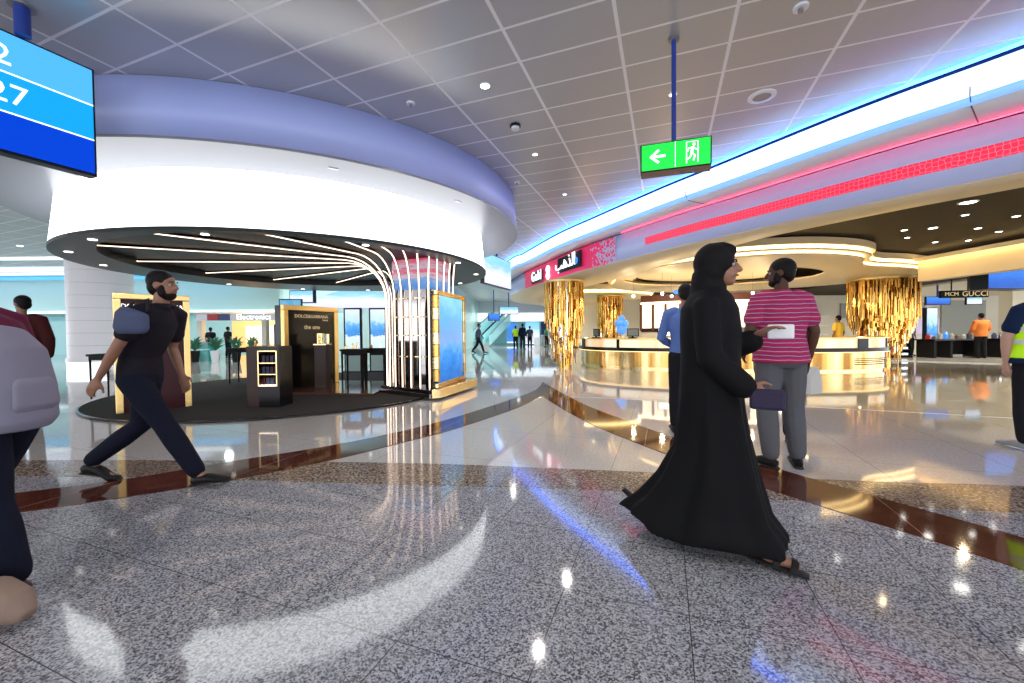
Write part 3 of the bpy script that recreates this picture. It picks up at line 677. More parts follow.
# plinth
pl = thing('kiosk_plinth', 'polished stepped plinth under the mirrored column of the perfume kiosk', 'plinth', (-1.8, 8.1, 0))
M().prism([(-2.62, 7.95), (-1.45, 7.09), (-1.28, 7.25), (-.78, 8.75), (-1.0, 9.2), (-2.5, 9.3)], .03, .12).build('lower_step', MATS['mirror_dark'], pl, bevel=.01)
M().prism([(-2.58, 7.92), (-1.47, 7.14), (-1.33, 7.28), (-.85, 8.7), (-1.05, 9.1), (-2.5, 9.2)], .12, .18).build('upper_step', MATS['black_gloss'], pl, bevel=.008)
b = M(); b.prism([(-1.42, 7.12), (-1.26, 7.2), (-.76, 8.72), (-.93, 8.86)], .03, .2); b.build('gold_edge', MATS['gold_pale'], pl, bevel=.01)
# mirrored column core with shelving and artwork
cc = thing('mirrored_column', 'mirrored column with pink and blue artwork on top inside the light strips', 'column', (-1.8, 8.2, .18))
core = [(-2.38, 8.5), (-2.38, 8.1), (-2.28, 7.86), (-1.9, 7.72), (-1.6, 7.6), (-1.5, 7.7), (-1.25, 8.3), (-1.4, 8.9), (-2.1, 9.0)]
M().prism(core, .18, 2.02).build('mirror_cladding', MATS['mirror_dark'], cc)
M().prism([( x * 1.0, y) for x, y in core], 2.02, 2.6).build('artwork_band', MATS['graphic_pink'], cc)
for k, (x, y, a) in enumerate(((-2.09, 7.76, -.36), (-1.75, 7.63, -.38), (-1.42, 7.85, 1.17))):
    for z in (.75, 1.15, 1.5, 1.85):
        M().box((x, y, z), (.26, .10, .015), a).build('shelf', MATS['gold_pale'], cc)
# framed screen on the right-hand side
fs_ = thing('framed_screen', 'tall blue advertising screen in a gold frame leaning on the kiosk column', 'display screen', (-1.2, 7.98, .2))
A, B = V((-1.36, 7.22)), V((-1.04, 8.72)); t_ = (B - A).normalized(); ang = math.atan2(t_.y, t_.x); n_ = V((t_.y, -t_.x)); L = (B - A).length; mm_ = (A + B) / 2
def fbox(u, z, w, h, th, d, nm, m, bevel=0):
    q = mm_ + t_ * u + n_ * d; return M().box((q.x, q.y, z), (w, th, h), ang).build(nm, MATS[m], fs_, bevel=bevel)
fbox(0, 1.075, L, 1.75, .08, -.05, 'back_box', 'black_gloss')
fbox(0, 1.075, L - .22, 1.60, .02, .0, 'screen', 'screen_column')
fbox(0, 1.92, L, .09, .12, -.02, 'frame_top', 'gold_pale', .01); fbox(0, .245, L, .09, .12, -.02, 'frame_bottom', 'gold_pale', .01)
for u in (-L / 2 + .045, L / 2 - .045):
    for k in range(7): fbox(u, .32 + (k + .5) * .222, .09, .222, .12, -.02, 'frame_tile', 'gold_pale' if k % 2 else 'gold', .008)
# dark round carpet
cp = thing('kiosk_platform', 'dark round carpeted platform under the perfume kiosk', 'platform', (-4.55, 8.75, 0))
M().cyl((-4.57, 8.8), 3.34, .008, .035, 96).build('carpet', MATS['carpet'], cp); M().lathe((-4.57, 8.8), [(3.34, .008), (3.37, .008), (3.37, .03), (3.34, .034)], 96).build('edge_trim', MATS['black_gloss'], cp)
br = M().prism([(-4.66, 7.85), (-2.6, 7.55), (-2.65, 9.0), (-2.8, 9.5), (-4.2, 9.75)], .036, .07).build('low_step', MATS['platform_brown'], org=(-3.6, 8.6, .036)); tag(br, 'low polished brown step under the black tables and the framed kiosk panel', 'step')

def framed_panel(name, label, A, B, z0, z1, fw, face_m, lines, frame_low=.0):
    A, B = V(A), V(B); t = (B - A).normalized(); ang = math.atan2(t.y, t.x); n = V((t.y, -t.x)); L = (B - A).length; mm = (A + B) / 2
    T = thing(name, label, 'display panel', (mm.x, mm.y, z0), None)
    def bx(u, z, w, h, th, d, nm, m, bv=0):
        q = mm + t * u + n * d; return M().box((q.x, q.y, z), (w, th, h), ang).build(nm, MATS[m], T, bevel=bv)
    bx(0, (z0 + z1) / 2, L - .02, z1 - z0 - .01, .22, -.14, 'back_body', 'black_gloss')
    bx(0, (z0 + z1 - fw) / 2, L - 2 * fw, z1 - z0 - fw, .04, -.02, 'face_panel', face_m)
    bx(0, z1 - fw / 2, L, fw, .10, -.02, 'frame_top', 'gold_satin', .008)
    for u in (-1, 1): bx(u * (L / 2 - fw / 2), (z0 + z1 - fw) / 2, fw, z1 - z0 - fw, .10, -.02, 'frame_side', 'gold_satin', .008)
    for body, sz, u, z, m in lines:
        q = mm + t * u + n * .004; text('lettering', body, m, sz, (q.x, q.y, z), (PI / 2, 0, ang), T, .003)
    return T
framed_panel('framed_display', 'gold framed maroon panel with white lettering behind the walking man', (-5.88, 5.98), (-5.26, 6.62), .035, 1.83, .085, 'maroon_panel', [('DOLCE&GABBANA', .085, 0, 1.64, 'letter_white'), ('the one', .05, .2, 1.57, 'letter_white')])
framed_panel('framed_display', 'gold framed black panel with small gold lettering behind the glass pedestal', (-4.60, 8.15), (-4.06, 9.42), .07, 1.79, .10, 'black_gloss', [('DOLCE&GABBANA', .10, 0, 1.57, 'letter_gold'), ('beauty', .055, .35, 1.50, 'letter_gold'), ('the one', .13, 0, 1.34, 'letter_gold')])
# pedestal with gold box display
pd = thing('display_pedestal', 'dark pedestal holding a small gold and glass perfume box before the black panel', 'pedestal', (-3.95, 8.45, .04))
M().box((-3.98, 8.5, .518), (.24, .24, .895)).build('pedestal_block', MATS['wood_dark'], pd, bevel=.006)
M().box((-3.98, 8.5, .975), (.26, .26, .02)).build('glass_top', MATS['gold_pale'], pd)
for (dx, dz, w, h) in ((-.07, .10, .02, .20), (.02, .10, .02, .20), (-.02, .20, .12, .02), (-.02, .10, .12, .015)):
    M().box((-3.98 + dx, 8.5, .99 + dz), (w, .12, h)).build('gold_frame', MATS['gold_pale'], pd)
M().box((-3.91, 8.5, 1.09), (.10, .12, .20)).build('glass_box', MATS['glass_clear'], pd)
for k, z in enumerate((1.0, 1.115)):
    b = thing('perfume_bottle', ('lower' if k == 0 else 'upper') + ' gold perfume bottle inside the small gold display box', 'bottle', (-4.0, 8.47, z)); M().box((-4.0, 8.47, z + .035), (.05, .03, .06)).build('flask', MATS['gold'], b, bevel=.006); M().cyl((-4.0, 8.47), .01, z + .065, z + .085, 12).build('cap', MATS['black_gloss'], b)

def table(label, x0, y0, x1, y1, zt, group=None, leg_in=.04, apron=.07, m='black_matt', zb=.036):
    T = thing('display_table', label, 'table', ((x0 + x1) / 2, (y0 + y1) / 2, zb), group)
    M().box(((x0 + x1) / 2, (y0 + y1) / 2, zt - .02), (x1 - x0, y1 - y0, .04)).build('table_top', MATS[m], T, bevel=.005)
    M().box(((x0 + x1) / 2, (y0 + y1) / 2, zt - .04 - apron / 2), (x1 - x0 - .05, y1 - y0 - .05, apron)).build('apron', MATS[m], T)
    for x in (x0 + leg_in, x1 - leg_in):
        for y in (y0 + leg_in, y1 - leg_in):
            M().loft([(x, y, zt - .04), (x, y, zb)], [.026, .018], side=(1, 0, 0), seg=4).build('leg', MATS[m], T)
    return T
def bottles(pts, z, tint, where):
    for k, (x, y) in enumerate(pts):
        T = thing('perfume_bottle', where[k], 'bottle', (x, y, z), 'perfume bottles on the kiosk tables')
        h = .07 + .03 * (k % 3); M().box((x, y, z + h / 2), (.05, .035, h), .3 * k).build('flask', MATS[tint[k % len(tint)]], T, bevel=.006); M().cyl((x, y), .012, z + h, z + h + .03, 12).build('cap', MATS['gold_pale'], T)
table('slim black console table at the left edge of the round carpet', -7.75, 7.35, -7.05, 7.75, .86)
table('slim black high table seen behind the dark bookcase-like stand', -6.75, 9.55, -6.0, 9.95, .88)
table('black high table with perfume bottles beside the light strips, nearer of two', -3.68, 8.62, -3.18, 8.98, .86, zb=.07)
table('black high table beside the light strips, the farther of two, partly behind the nearer one', -3.42, 9.12, -2.86, 9.32, .86, zb=.07)
wd = ['clear', 'amber', 'black', 'gold', 'tall']
bottles([(-3.58, 8.72), (-3.46, 8.8), (-3.33, 8.72)], .86, ['gold', 'copper', 'silver'], ['gold perfume bottle at the left end of the nearer black table', 'copper perfume bottle in the middle of the nearer black table', 'silver perfume bottle at the right end of the nearer black table'])
bottles([(-3.2, 9.22), (-3.0, 9.22)], .86, ['gold', 'silver'], ['gold perfume bottle on the farther black table', 'silver perfume bottle on the farther black table'])
bottles([(-6.6, 9.7), (-6.35, 9.7), (-6.15, 9.7)], .88, ['plant_green', 'gold', 'copper'], ['green perfume bottle on the high table behind the stand', 'gold perfume bottle on the high table behind the stand', 'copper perfume bottle on the high table behind the stand'])
# stand with lit product shelves
sd = thing('product_stand', 'waist-high dark stand with gold-lit shelves of small boxes standing on the carpet', 'display stand', (-3.95, 6.55, .036))
X0, X1, Y0, Y1 = -4.22, -3.70, 6.42, 6.80
sx0, sx1, sz0, sz1 = -4.03, -3.74, .38, .93
M().box(((X0 + sx0) / 2, (Y0 + Y1) / 2, .52), (sx0 - X0, Y1 - Y0, .97)).build('side_block', MATS['wood_dark'], sd)
M().box(((X1 + sx1) / 2, (Y0 + Y1) / 2, .52), (X1 - sx1, Y1 - Y0, .97)).build('side_block', MATS['black_gloss'], sd)
M().box(((sx0 + sx1) / 2, (Y0 + Y1) / 2, (.036 + sz0) / 2), (sx1 - sx0, Y1 - Y0, sz0 - .036)).build('base_block', MATS['black_gloss'], sd)
M().box(((sx0 + sx1) / 2, (Y0 + Y1) / 2, (1.005 + sz1) / 2), (sx1 - sx0, Y1 - Y0, 1.005 - sz1)).build('top_block', MATS['black_gloss'], sd)
M().box(((sx0 + sx1) / 2, Y1 - .02, .66), (sx1 - sx0, .02, .55)).build('back_panel', MATS['maroon_panel'], sd)
for z in (sz0, .56, .74, sz1): M().box(((sx0 + sx1) / 2, Y0 + .1, z), (sx1 - sx0, .22, .014)).build('shelf', MATS['led_warm'] if z == sz0 else MATS['gold_pale'], sd)
for x in (sx0, sx1): M().box((x, Y0 - .004, .655), (.016, .012, .56)).build('gold_trim', MATS['gold_pale'], sd)
names = ['lowest', 'middle', 'top']
for r, z in enumerate((.387, .567, .747)):
    for c in range(4):
        x = sx0 + .045 + c * .067
        o = M().box((x, Y0 + .08, z + .055), (.05, .05, .11)).build('perfume_box', MATS['slate_cloth' if (r + c) % 3 else 'maroon_panel'], org=(x, Y0 + .08, z), bevel=.003)
        tag(o, '%s small perfume box on the %s shelf of the dark stand' % (['first', 'second', 'third', 'fourth'][c], names[r]), 'box', 'perfume boxes on the lit stand shelves')
# white round pillar
wp = thing('round_pillar', 'round white clad pillar with steel base band left of the kiosk', 'pillar', (-14.4, 14.2, 0))
pc = (-14.35, 14.2); b = M()
for k in range(9):
    z = .45 + k * .42; z2 = min(z + .412, CZ)
    if z < CZ: M().cyl(pc, .86, z, z2, 48).build('cladding_ring', MATS['white_panel'], wp, smooth=False)
M().cyl(pc, .845, 0, CZ, 48).build('joint_core', MATS['grey_panel'], wp); M().cyl(pc, .88, 0, .32, 48).build('steel_base', MATS['chrome'], wp); M().cyl(pc, .90, .32, .45, 48).build('base_ring', MATS['white_panel'], wp)
# ------------------------------------------------------------------ gold shop: stepped light canopy, counter, gold rod columns
ring_front = [(3.35, 13.6), (3.45, 12.4), (3.9, 11.1), (4.5, 10.2), (5.35, 9.65), (6.2, 9.35), (7.1, 9.32), (8.1, 9.55), (9.0, 10.05), (9.55, 10.75), (10.2, 11.25), (11.2, 11.5), (12.2, 11.9)]
ring_back = [(13.4, 13.2), (13.2, 15.5), (11.5, 17.6), (8.5, 18.8), (5.6, 18.4), (3.9, 16.4), (3.35, 13.6)]
RF = smooth_line(ring_front, 5)[:-1] + smooth_line([ring_front[-1]] + ring_back, 5)[:-1]
def inset(poly, d):
    n = len(poly); c = V((sum(p[0] for p in poly) / n, sum(p[1] for p in poly) / n)); out = []
    for i in range(n):
        a, b = V(poly[i - 1]), V(poly[(i + 1) % n]); t = (b - a).normalized(); nn = V((-t.y, t.x)); p = V(poly[i])
        if nn.dot(c - p) < 0: nn = -nn
        q = p + nn * d; out.append((q.x, q.y))
    return out
hole = [(6.9 + 3.1 * math.cos(2 * PI * k / 64), 13.6 + 2.3 * math.sin(2 * PI * k / 64)) for k in range(64)]
def annulus(name, outer, inner, z0, z1, m, parent):
    """solid ring between two closed outlines with the same count after resampling"""
    def res(p, n=96):
        p = p + [p[0]]; L = [0]
        for i in range(1, len(p)): L.append(L[-1] + (V(p[i]) - V(p[i - 1])).length)
        out = []
        for k in range(n):
            s = L[-1] * k / n; i = max(j for j in range(len(p) - 1) if L[j] <= s + 1e-9); f = (s - L[i]) / max(L[i + 1] - L[i], 1e-9); out.append((p[i][0] + (p[i + 1][0] - p[i][0]) * f, p[i][1] + (p[i + 1][1] - p[i][1]) * f))
        return out
    o = res(outer)
    def signed(p): return sum(p[i - 1][0] * p[i][1] - p[i][0] * p[i - 1][1] for i in range(len(p)))
    inn_ = res(inner)
    if signed(o) * signed(inn_) < 0: inn_ = inn_[::-1]
    k0 = min(range(96), key=lambda k: (inn_[k][0] - o[0][0]) ** 2 + (inn_[k][1] - o[0][1]) ** 2); inn_ = inn_[k0:] + inn_[:k0]
    m_ = M(); n = 96; vs = [(x, y, z) for z in (z0, z1) for x, y in o] + [(x, y, z) for z in (z0, z1) for x, y in inn_]
    fs = []
    for i in range(n):
        j = (i + 1) % n; fs += [(i, j, n + j, n + i), (2 * n + j, 2 * n + i, 3 * n + i, 3 * n + j), (j, i, 2 * n + i, 2 * n + j), (n + i, n + j, 3 * n + j, 3 * n + i)]
    m_.add(vs, fs); return m_.build(name, MATS[m], parent)
lc = thing('light_canopy', 'cream cloud-shaped ceiling canopy with two stepped lines of warm light over the gold counter', 'ceiling canopy', (7.5, 13.5, 2.95))
annulus('upper_tier', RF, inset(RF, .9), 3.16, 3.32, 'cream_plaster', lc)
annulus('light_line', inset(RF, .09), inset(RF, .16), 3.085, 3.16, 'led_cove', lc)
annulus('middle_tier', inset(RF, .07), inset(RF, .9), 3.045, 3.085, 'cream_plaster', lc)
annulus('light_line', inset(RF, .22), inset(RF, .29), 2.99, 3.045, 'led_cove', lc)
annulus('lower_tier', inset(RF, .20), hole, 2.95, 2.99, 'cream_plaster', lc)
h2 = [(6.9 + 2.55 * math.cos(2 * PI * k / 64), 13.9 + 1.75 * math.sin(2 * PI * k / 64)) for k in range(64)]
M().prism(h2, 3.09, 3.14).build('inner_disc', MATS['cream_plaster'], lc)
M().prism(inset(hole, -.1), 3.28, 3.31).build('dark_recess', MATS['dark_ceiling'], lc)
annulus('light_line', inset(h2, -.02), inset(h2, .06), 3.14, 3.18, 'led_cove', lc)
# second canopy further back on the left
h3 = [(4.0 + 3.2 * math.cos(2 * PI * k / 64), 21 + 3.0 * math.sin(2 * PI * k / 64)) for k in range(64)]
lc2 = thing('light_canopy', 'farther round cream ceiling canopy edged with warm light behind the left gold column', 'ceiling canopy', (4.0, 21, 2.95))
annulus('upper_tier', h3, inset(h3, 1.2), 3.05, 3.3, 'cream_plaster', lc2); annulus('light_line', inset(h3, .1), inset(h3, .2), 2.98, 3.05, 'led_cove', lc2); M().prism(inset(h3, .15), 2.92, 2.98).build('lower_tier', MATS['cream_plaster'], lc2)
# pendant lamps under the canopy
for i, (x, y) in enumerate(((4.2, 14.0), (4.9, 13.2), (5.6, 14.2), (6.4, 13.2), (7.1, 14.3), (7.9, 13.3), (8.7, 14.0))):
    T = thing('pendant_lamp', '%s small warm pendant lamp counted from the left over the counter' % ['first', 'second', 'third', 'fourth', 'fifth', 'sixth', 'seventh'][i], 'lamp', (x, y, 2.45), 'pendant lamps over the counter')
    M().cyl((x, y), .006, 2.45, 3.1, 6).build('cord', MATS['metal_grey'], T); M().ball((x, y, 2.40), .045).build('bulb', MATS['lamp_glow'], T, smooth=True)
# downlights of the dark ceiling
pos = [(7.81, 6.97), (8.62, 7.74), (9.02, 8.71), (8.57, 8.88), (10.57, 10.15), (9.36, 9.62), (10.05, 8.77), (11.2, 9.97), (10.9, 9.1), (9.74, 7.86), (7.2, 5.6), (8.9, 5.9), (6.4, 7.9)]
r_ = [.10, .05, .07, .05, .05, .045, .05, .05, .05, .05, .06, .06, .05]
t0 = thing('recessed_spotlight', 'lit recessed spotlight in the dark brown shop ceiling', 'ceiling light', (0, 0, 3.35), 'recessed spotlights in the dark shop ceiling')
ORIGIN[t0.name] = V((0, 0, 3.35))
M().lathe((0, 0), [(.05, 3.338), (.066, 3.342), (.066, 3.352), (.05, 3.352)], 20).build('rim', MATS['white_panel'], t0); M().cyl((0, 0), .05, 3.342, 3.347, 20).build('lens', MATS['lamp_glow'], t0)
for i, ((x, y), r) in enumerate(zip(pos, r_)):
    o = t0 if i == 0 else copy_tree(t0); o.location = (x, y, 3.35); o.scale = (r / .05, r / .05, 1)
# gold rod columns: mirrored core and hanging rods that taper downwards
def gold_column(label, c, rt, rb, zt, n, seed, rods_as_parts=100, ks=1.):
    random.seed(seed)
    T = thing('gold_column', label, 'column', (c[0], c[1], 0))
    M().cyl(c, rb * .62, 0, zt, 24).build('mirror_core', MATS['gold'], T)
    M().cyl(c, rt, zt - .06, zt, 40).build('crown_ring', MATS['gold_satin'], T)
    rods = []
    for k in range(n):
        f = random.random() ** .7; ring = rb + (rt - rb) * f; a = random.random() * 2 * PI
        zb = .02 + (1 - (1 - f) ** 1.1) * (zt - .5) * .62 + random.uniform(-.1, .25); zb = max(zb, .02)
        z1 = zt - .05 if f > .86 or random.random() < .45 else zt - random.uniform(.1, 1.1)
        if z1 - zb < .25: zb = max(.02, z1 - random.uniform(.3, .8))
        rods.append((zb, ring, a, z1))
    rods.sort(key=lambda q: -(q[3] - q[0]) - 3 * (math.sin(q[2]) < .2))
    ms = ['gold', 'gold', 'gold_pale', 'gold', 'copper', 'silver', 'mirror_dark', 'gold']
    rest = M()
    for k, (zb, ring, a, z1) in enumerate(rods):
        w = random.uniform(.022, .048) * ks; x, y = c[0] + ring * math.cos(a), c[1] + ring * math.sin(a)
        m = M() if k < rods_as_parts else rest
        nseg = max(1, int((z1 - zb) / random.uniform(.16, .4))); zz = [zb + (z1 - zb) * i / nseg for i in range(nseg + 1)]
        for i in range(nseg):
            m.box((x, y, (zz[i] + zz[i + 1]) / 2), (w, .016, zz[i + 1] - zz[i] - .012), a + PI / 2 + random.uniform(-.6, .6))
        if k < rods_as_parts: m.build('hanging_rod', MATS[random.choice(ms)], T)
    if rest.v: tag(rest.build('hanging_rods', MATS['gold'], T), None, None, None, 'stuff')
    return T
gold_column('column of hanging gold and clear rods at the end of the counter below the pink sign', (1.78, 13.75), .66, .34, 2.9, 420, 3)
gold_column('largest column of hanging gold rods right of the man in the pink polo', (13.05, 14.3), .98, .42, 2.95, 560, 5, ks=1.15)
gold_column('smaller distant column of gold rods seen between the counter and the left column', (4.75, 19.6), .62, .36, 2.9, 260, 8, rods_as_parts=60, ks=1.2)
# curved counter
cl = smooth_line([(2.62, 15.3), (2.66, 14.3), (3.2, 13.3), (4.4, 12.45), (6.2, 11.75), (8.2, 11.35), (10.0, 11.4), (11.1, 12.0), (11.3, 13.0)], 8)
ct = thing('sales_counter', 'long curved gold sales counter with lit glass display cases and dark band', 'counter', (6.5, 12.2, 0))
def wall_strip(line, off_out, off_in, z0, z1, name, m, parent, bevel=0):
    a = offset_line(line, -off_out); b = offset_line(line, -off_in)   # travelling left to right the outside is on the right
    n = len(line); mm = M(); vs = []
    for (x, y), (x2, y2) in zip(a, b): vs += [(x, y, z0), (x, y, z1), (x2, y2, z1), (x2, y2, z0)]
    fs = [(i * 4 + k, (i + 1) * 4 + k, (i + 1) * 4 + (k + 1) % 4, i * 4 + (k + 1) % 4) for i in range(n - 1) for k in range(4)] + [(0, 1, 2, 3), tuple((n - 1) * 4 + k for k in (3, 2, 1, 0))]
    return mm.add(vs, fs).build(name, MATS[m], parent)
wall_strip(cl, .0, -.12, .06, .56, 'lower_panel', 'gold_glass', ct)
wall_strip(cl, -.04, -.14, 0, .06, 'toe_kick', 'gold_pale', ct)
wall_strip(cl, .075, .02, .538, .556, 'under_light', 'led_counter', ct)
wall_strip(cl, .10, -.6, .56, .67, 'dark_band', 'black_gloss', ct)
wall_strip(cl, .03, -.5, .67, .93, 'display_case', 'case_glow', ct)
wall_strip(cl, .09, -.6, .93, .965, 'worktop', 'gold_satin', ct)
for i in (6, 18, 29, 40, 47, 53, 60):
    if i < len(cl) - 1:
        p, q = V(cl[i]), V(cl[i + 1]); t = (q - p).normalized(); n = V((t.y, -t.x)); c = p + n * .045
        M().box((c.x, c.y, .80), (.34 if i in (6, 47) else .09, .03, .26), math.atan2(t.y, t.x)).build('case_post', MATS['black_gloss'], ct)
b = M(); el_ = offset_line(cl[46:56], -.015)
for z in (.20, .26, .31, .36): b.loft([(x, y, z) for x, y in el_], [.010] * len(el_), seg=4)
b.build('bronze_inlay', MATS['platform_brown'], ct)
# things on the counter
for i, (k, s) in enumerate(((8, 'dark card terminal near the left end of the gold counter'), (20, 'black till screen standing on the middle left of the gold counter'), (25, 'white-fronted till screen in the middle of the gold counter'), (30, 'black till screen right of the white-fronted one on the gold counter'), (34, 'black till screen next to the man in the blue shirt on the gold counter'))):
    p, q = V(cl[k]), V(cl[k + 1]); t = (q - p).normalized(); n = V((t.y, -t.x)); c = p - n * .35; a = math.atan2(t.y, t.x)
    T = thing('till_screen', s, 'till', (c.x, c.y, .965), 'tills on the gold counter')
    M().box((c.x, c.y, .98), (.22, .2, .03), a).build('base', MATS['black_matt'], T); M().box((c.x, c.y, 1.05), (.05, .04, .14), a).build('stand', MATS['black_matt'], T)
    o = M().box((c.x, c.y - .04, 1.15), (.38, .035, .26), a).build('monitor', MATS['black_matt'], T); M().box((c.x - n.x * -.02, c.y - .065, 1.15), (.33, .01, .21), a).build('monitor_face', MATS['sign_white' if i == 2 else 'grey_panel'], o)
# blue balloon-like display
T = thing('blue_display', 'bright blue rounded display ornament standing behind the counter near the far gold column', 'ornament', (4.25, 15.7, 0))
M().cyl((4.25, 15.7), .16, 0, 1.0, 20).build('stand', MATS['gold_pale'], T)
for dx, z, r in ((0, 1.25, .2), (-.1, 1.5, .16), (.12, 1.48, .15), (.0, 1.7, .12)): M().ball((4.25 + dx, 15.7, z), r).build('blue_ball', MATS['letter_blue'], T, smooth=True)
# wall cabinets of the back fixture with wooden frames
wl = smooth_line([(5.3, 16.6), (6.4, 15.9), (7.9, 15.4), (9.6, 15.3)], 8)
T = thing('wall_cabinet', 'curved wooden-framed wall cabinet with glowing panels behind the counter', 'cabinet', (7.4, 15.9, 0))
wall_strip(wl, 0, -.4, 0, 1.15, 'lower_cabinet', 'cream_wall', T)
wall_strip(wl, .0, -.3, 1.15, 2.45, 'lit_back', 'shop_peach', T)
wall_strip(wl, .06, -.4, 2.35, 2.62, 'wood_cornice', 'wood_red', T); wall_strip(wl, .08, .02, 2.27, 2.33, 'cornice_light', 'led_cove', T)
for i in range(0, len(wl) - 1, 3):
    p, q = V(wl[i]), V(wl[i + 1]); t = (q - p).normalized(); n = V((t.y, -t.x)); c = p + n * .03
    M().box((c.x, c.y, 1.75), (.09, .06, 1.1), math.atan2(t.y, t.x)).build('wood_post', MATS['wood_red'], T)
wall_strip(wl, .05, .0, 1.15, 1.3, 'wood_ledge', 'wood_dark', T)
for k, x in enumerate((6.5, 6.85, 7.3, 7.8)):
    o = M().ball((x, 15.85 - (x - 6.5) * .25, 2.70), (.2, .14, .10)).build('blue_parcel', MATS['navy_paint' if k % 2 else 'letter_blue'], org=(x, 15.8, 2.6), smooth=True)
    tag(o, 'rounded blue parcel lying on top of the wooden cabinet, %s from the left' % ['first', 'second', 'third', 'fourth'][k], 'parcel', 'blue parcels on the cabinet')
# lit bulkhead of the right-hand shop
bk = thing('cream_bulkhead', 'straight cream bulkhead washed with warm light at the right edge of the dark ceiling', 'bulkhead', (11.6, 4, 2.55))
M().box((11.75, 3.3, 2.84), (.3, 16.6, .60)).build('cream_beam', MATS['cream_plaster'], bk)
M().box((11.52, 3.3, 3.16), (.14, 16.4, .03)).build('light_line', MATS['led_cove'], bk)
M().box((11.42, 3.3, 3.13), (.06, 16.4, .10)).build('light_shelf', MATS['cream_plaster'], bk)
# ------------------------------------------------------------------ right-hand hall behind the gold shop
a = M(); a.box((24, 22.3, 1.75), (26, .3, 3.5)); struct(a.build('wall_back', MATS['cream_wall']))
a = M(); a.prism([(12.2, 9.5), (20, 9.5), (34, 12), (34, 24), (14, 22.2)], 3.05, 3.1); struct(a.build('ceiling_dark_rear', MATS['dark_ceiling']))
a = M(); a.prism([(17.7, 17.8), (16.8, 14.4), (15.6, 9.6), (34, 12.2), (34, 22.1), (19, 22.1)], 2.96, 3.04); struct(a.build('ceiling_rear', MATS['cream_wall']))
a = M(); a.prism([(13.2, 22), (13.2, 16.1), (15.95, 13.3), (18.6, 11.3), (30, 9), (34, 22)], 0, .03); struct(a.build('floor_platform', MATS['inlay_pale']))
def box_thing(name, label, cat, c, size, m, rz=0, group=None, bevel=.01):
    o = M().box(c, size, rz).build(name, MATS[m], org=(c[0], c[1], c[2] - size[2] / 2), bevel=bevel); tag(o, label, cat, group); return o
def hung_screen(name, label, A, B, z0, z1, m, depth=.12, pole=True, top=CZ):
    A, B = V(A), V(B); t = (B - A).normalized(); ang = math.atan2(t.y, t.x); n = V((t.y, -t.x)); L = (B - A).length; c = (A + B) / 2; k = c - n * depth / 2
    T = thing(name, label, 'display screen', (c.x, c.y, z0))
    M().box((k.x, k.y, (z0 + z1) / 2), (L, depth, z1 - z0), ang).build('casing', MATS['bezel'], T)
    f = c + n * .006; M().box((f.x, f.y, (z0 + z1) / 2), (L - .05, .01, z1 - z0 - .05), ang).build('screen', MATS[m], T)
    if pole: M().cyl((k.x, k.y), .03, z1, top, 10).build('pole', MATS['pole_blue'], T)
    return T
T = hung_screen('hanging_screen', 'blue hanging screen in a dark slanted casing at the top right above the vest wearer', (13.25, 11.3), (15.0, 11.6), 2.28, 2.98, 'screen_blue', .45, False)
M().prism([(12.98, 11.5), (13.24, 11.3), (13.24, 11.8)], 2.27, 3.0).build('side_housing', MATS['bezel'], T)
M().box((13.9, 11.7, 3.02), (.05, .3, .12)).build('bracket', MATS['bezel'], T)
for body, sz, dz in (('a   l l', .10, .1), ('Al   b', .13, -.05)):
    pass
# brand sign hung from the ceiling
T = thing('hanging_sign', 'dark hanging shop sign with gold capital letters above the man in orange', 'sign', (16.8, 15, 2.3))
M().box((16.75, 15.05, 2.46), (1.5, .14, .27), -.15).build('sign_board', MATS['black_matt'], T)
text('lettering', 'GUCCI', 'letter_gold', .27, (17.05, 14.93, 2.455), (PI / 2, 0, -.15), T, .008); text('lettering', 'MCM', 'letter_gold', .2, (16.3, 15.03, 2.455), (PI / 2, 0, -.15), T, .008)
for x in (16.3, 17.2): M().cyl((x, 15.05), .02, 2.59, 3.06, 8).build('hanger', MATS['bezel'], T)
for lab, x, y, z0, z1, w, m in (('blue screen just below the left half of the dark shop sign', 16.95, 16.6, 2.15, 2.50, .9, 'screen_blue'), ('pale blue square screen below the right half of the dark shop sign', 18.6, 16.6, 2.15, 2.52, .55, 'screen_hall')):
    hung_screen('hanging_screen', lab, (x, y), (x + w, y - .1), z0, z1, m, .08, True, 3.06)
T = hung_screen('video_totem', 'narrow tall blue video column standing left of the man in orange', (18.0, 17.6), (18.45, 17.55), .03, 2.1, 'screen_totem', .2, False)
for k, (x, w, z0, z1, m) in enumerate(((13.9, 2.3, .5, 2.3, 'screen_hall'), (19.0, 4.2, .9, 1.75, 'lilac_wall'))):
    box_thing('wall_panel', ['bright blue glowing wall panel right of the large gold column', 'wide lilac glowing wall panel behind the dark display desks'][k], 'wall panel', (x + w / 2, 22.05, (z0 + z1) / 2), (w, .1, z1 - z0), m)
box_thing('wall_panel', 'grey-green upper wall panel over the lilac glow', 'wall panel', (20.2, 22.1, 2.2), (4.6, .08, .8), 'grey_panel'); box_thing('wall_panel', 'grey-green tall wall panel behind the man in orange', 'wall panel', (24.6, 22.1, 1.4), (2.4, .08, 2.6), 'grey_panel')
box_thing('square_pillar', 'square cream pillar right of the man in orange', 'pillar', (21.4, 17.3, 1.5), (.7, .5, 3.0), 'cream_wall')
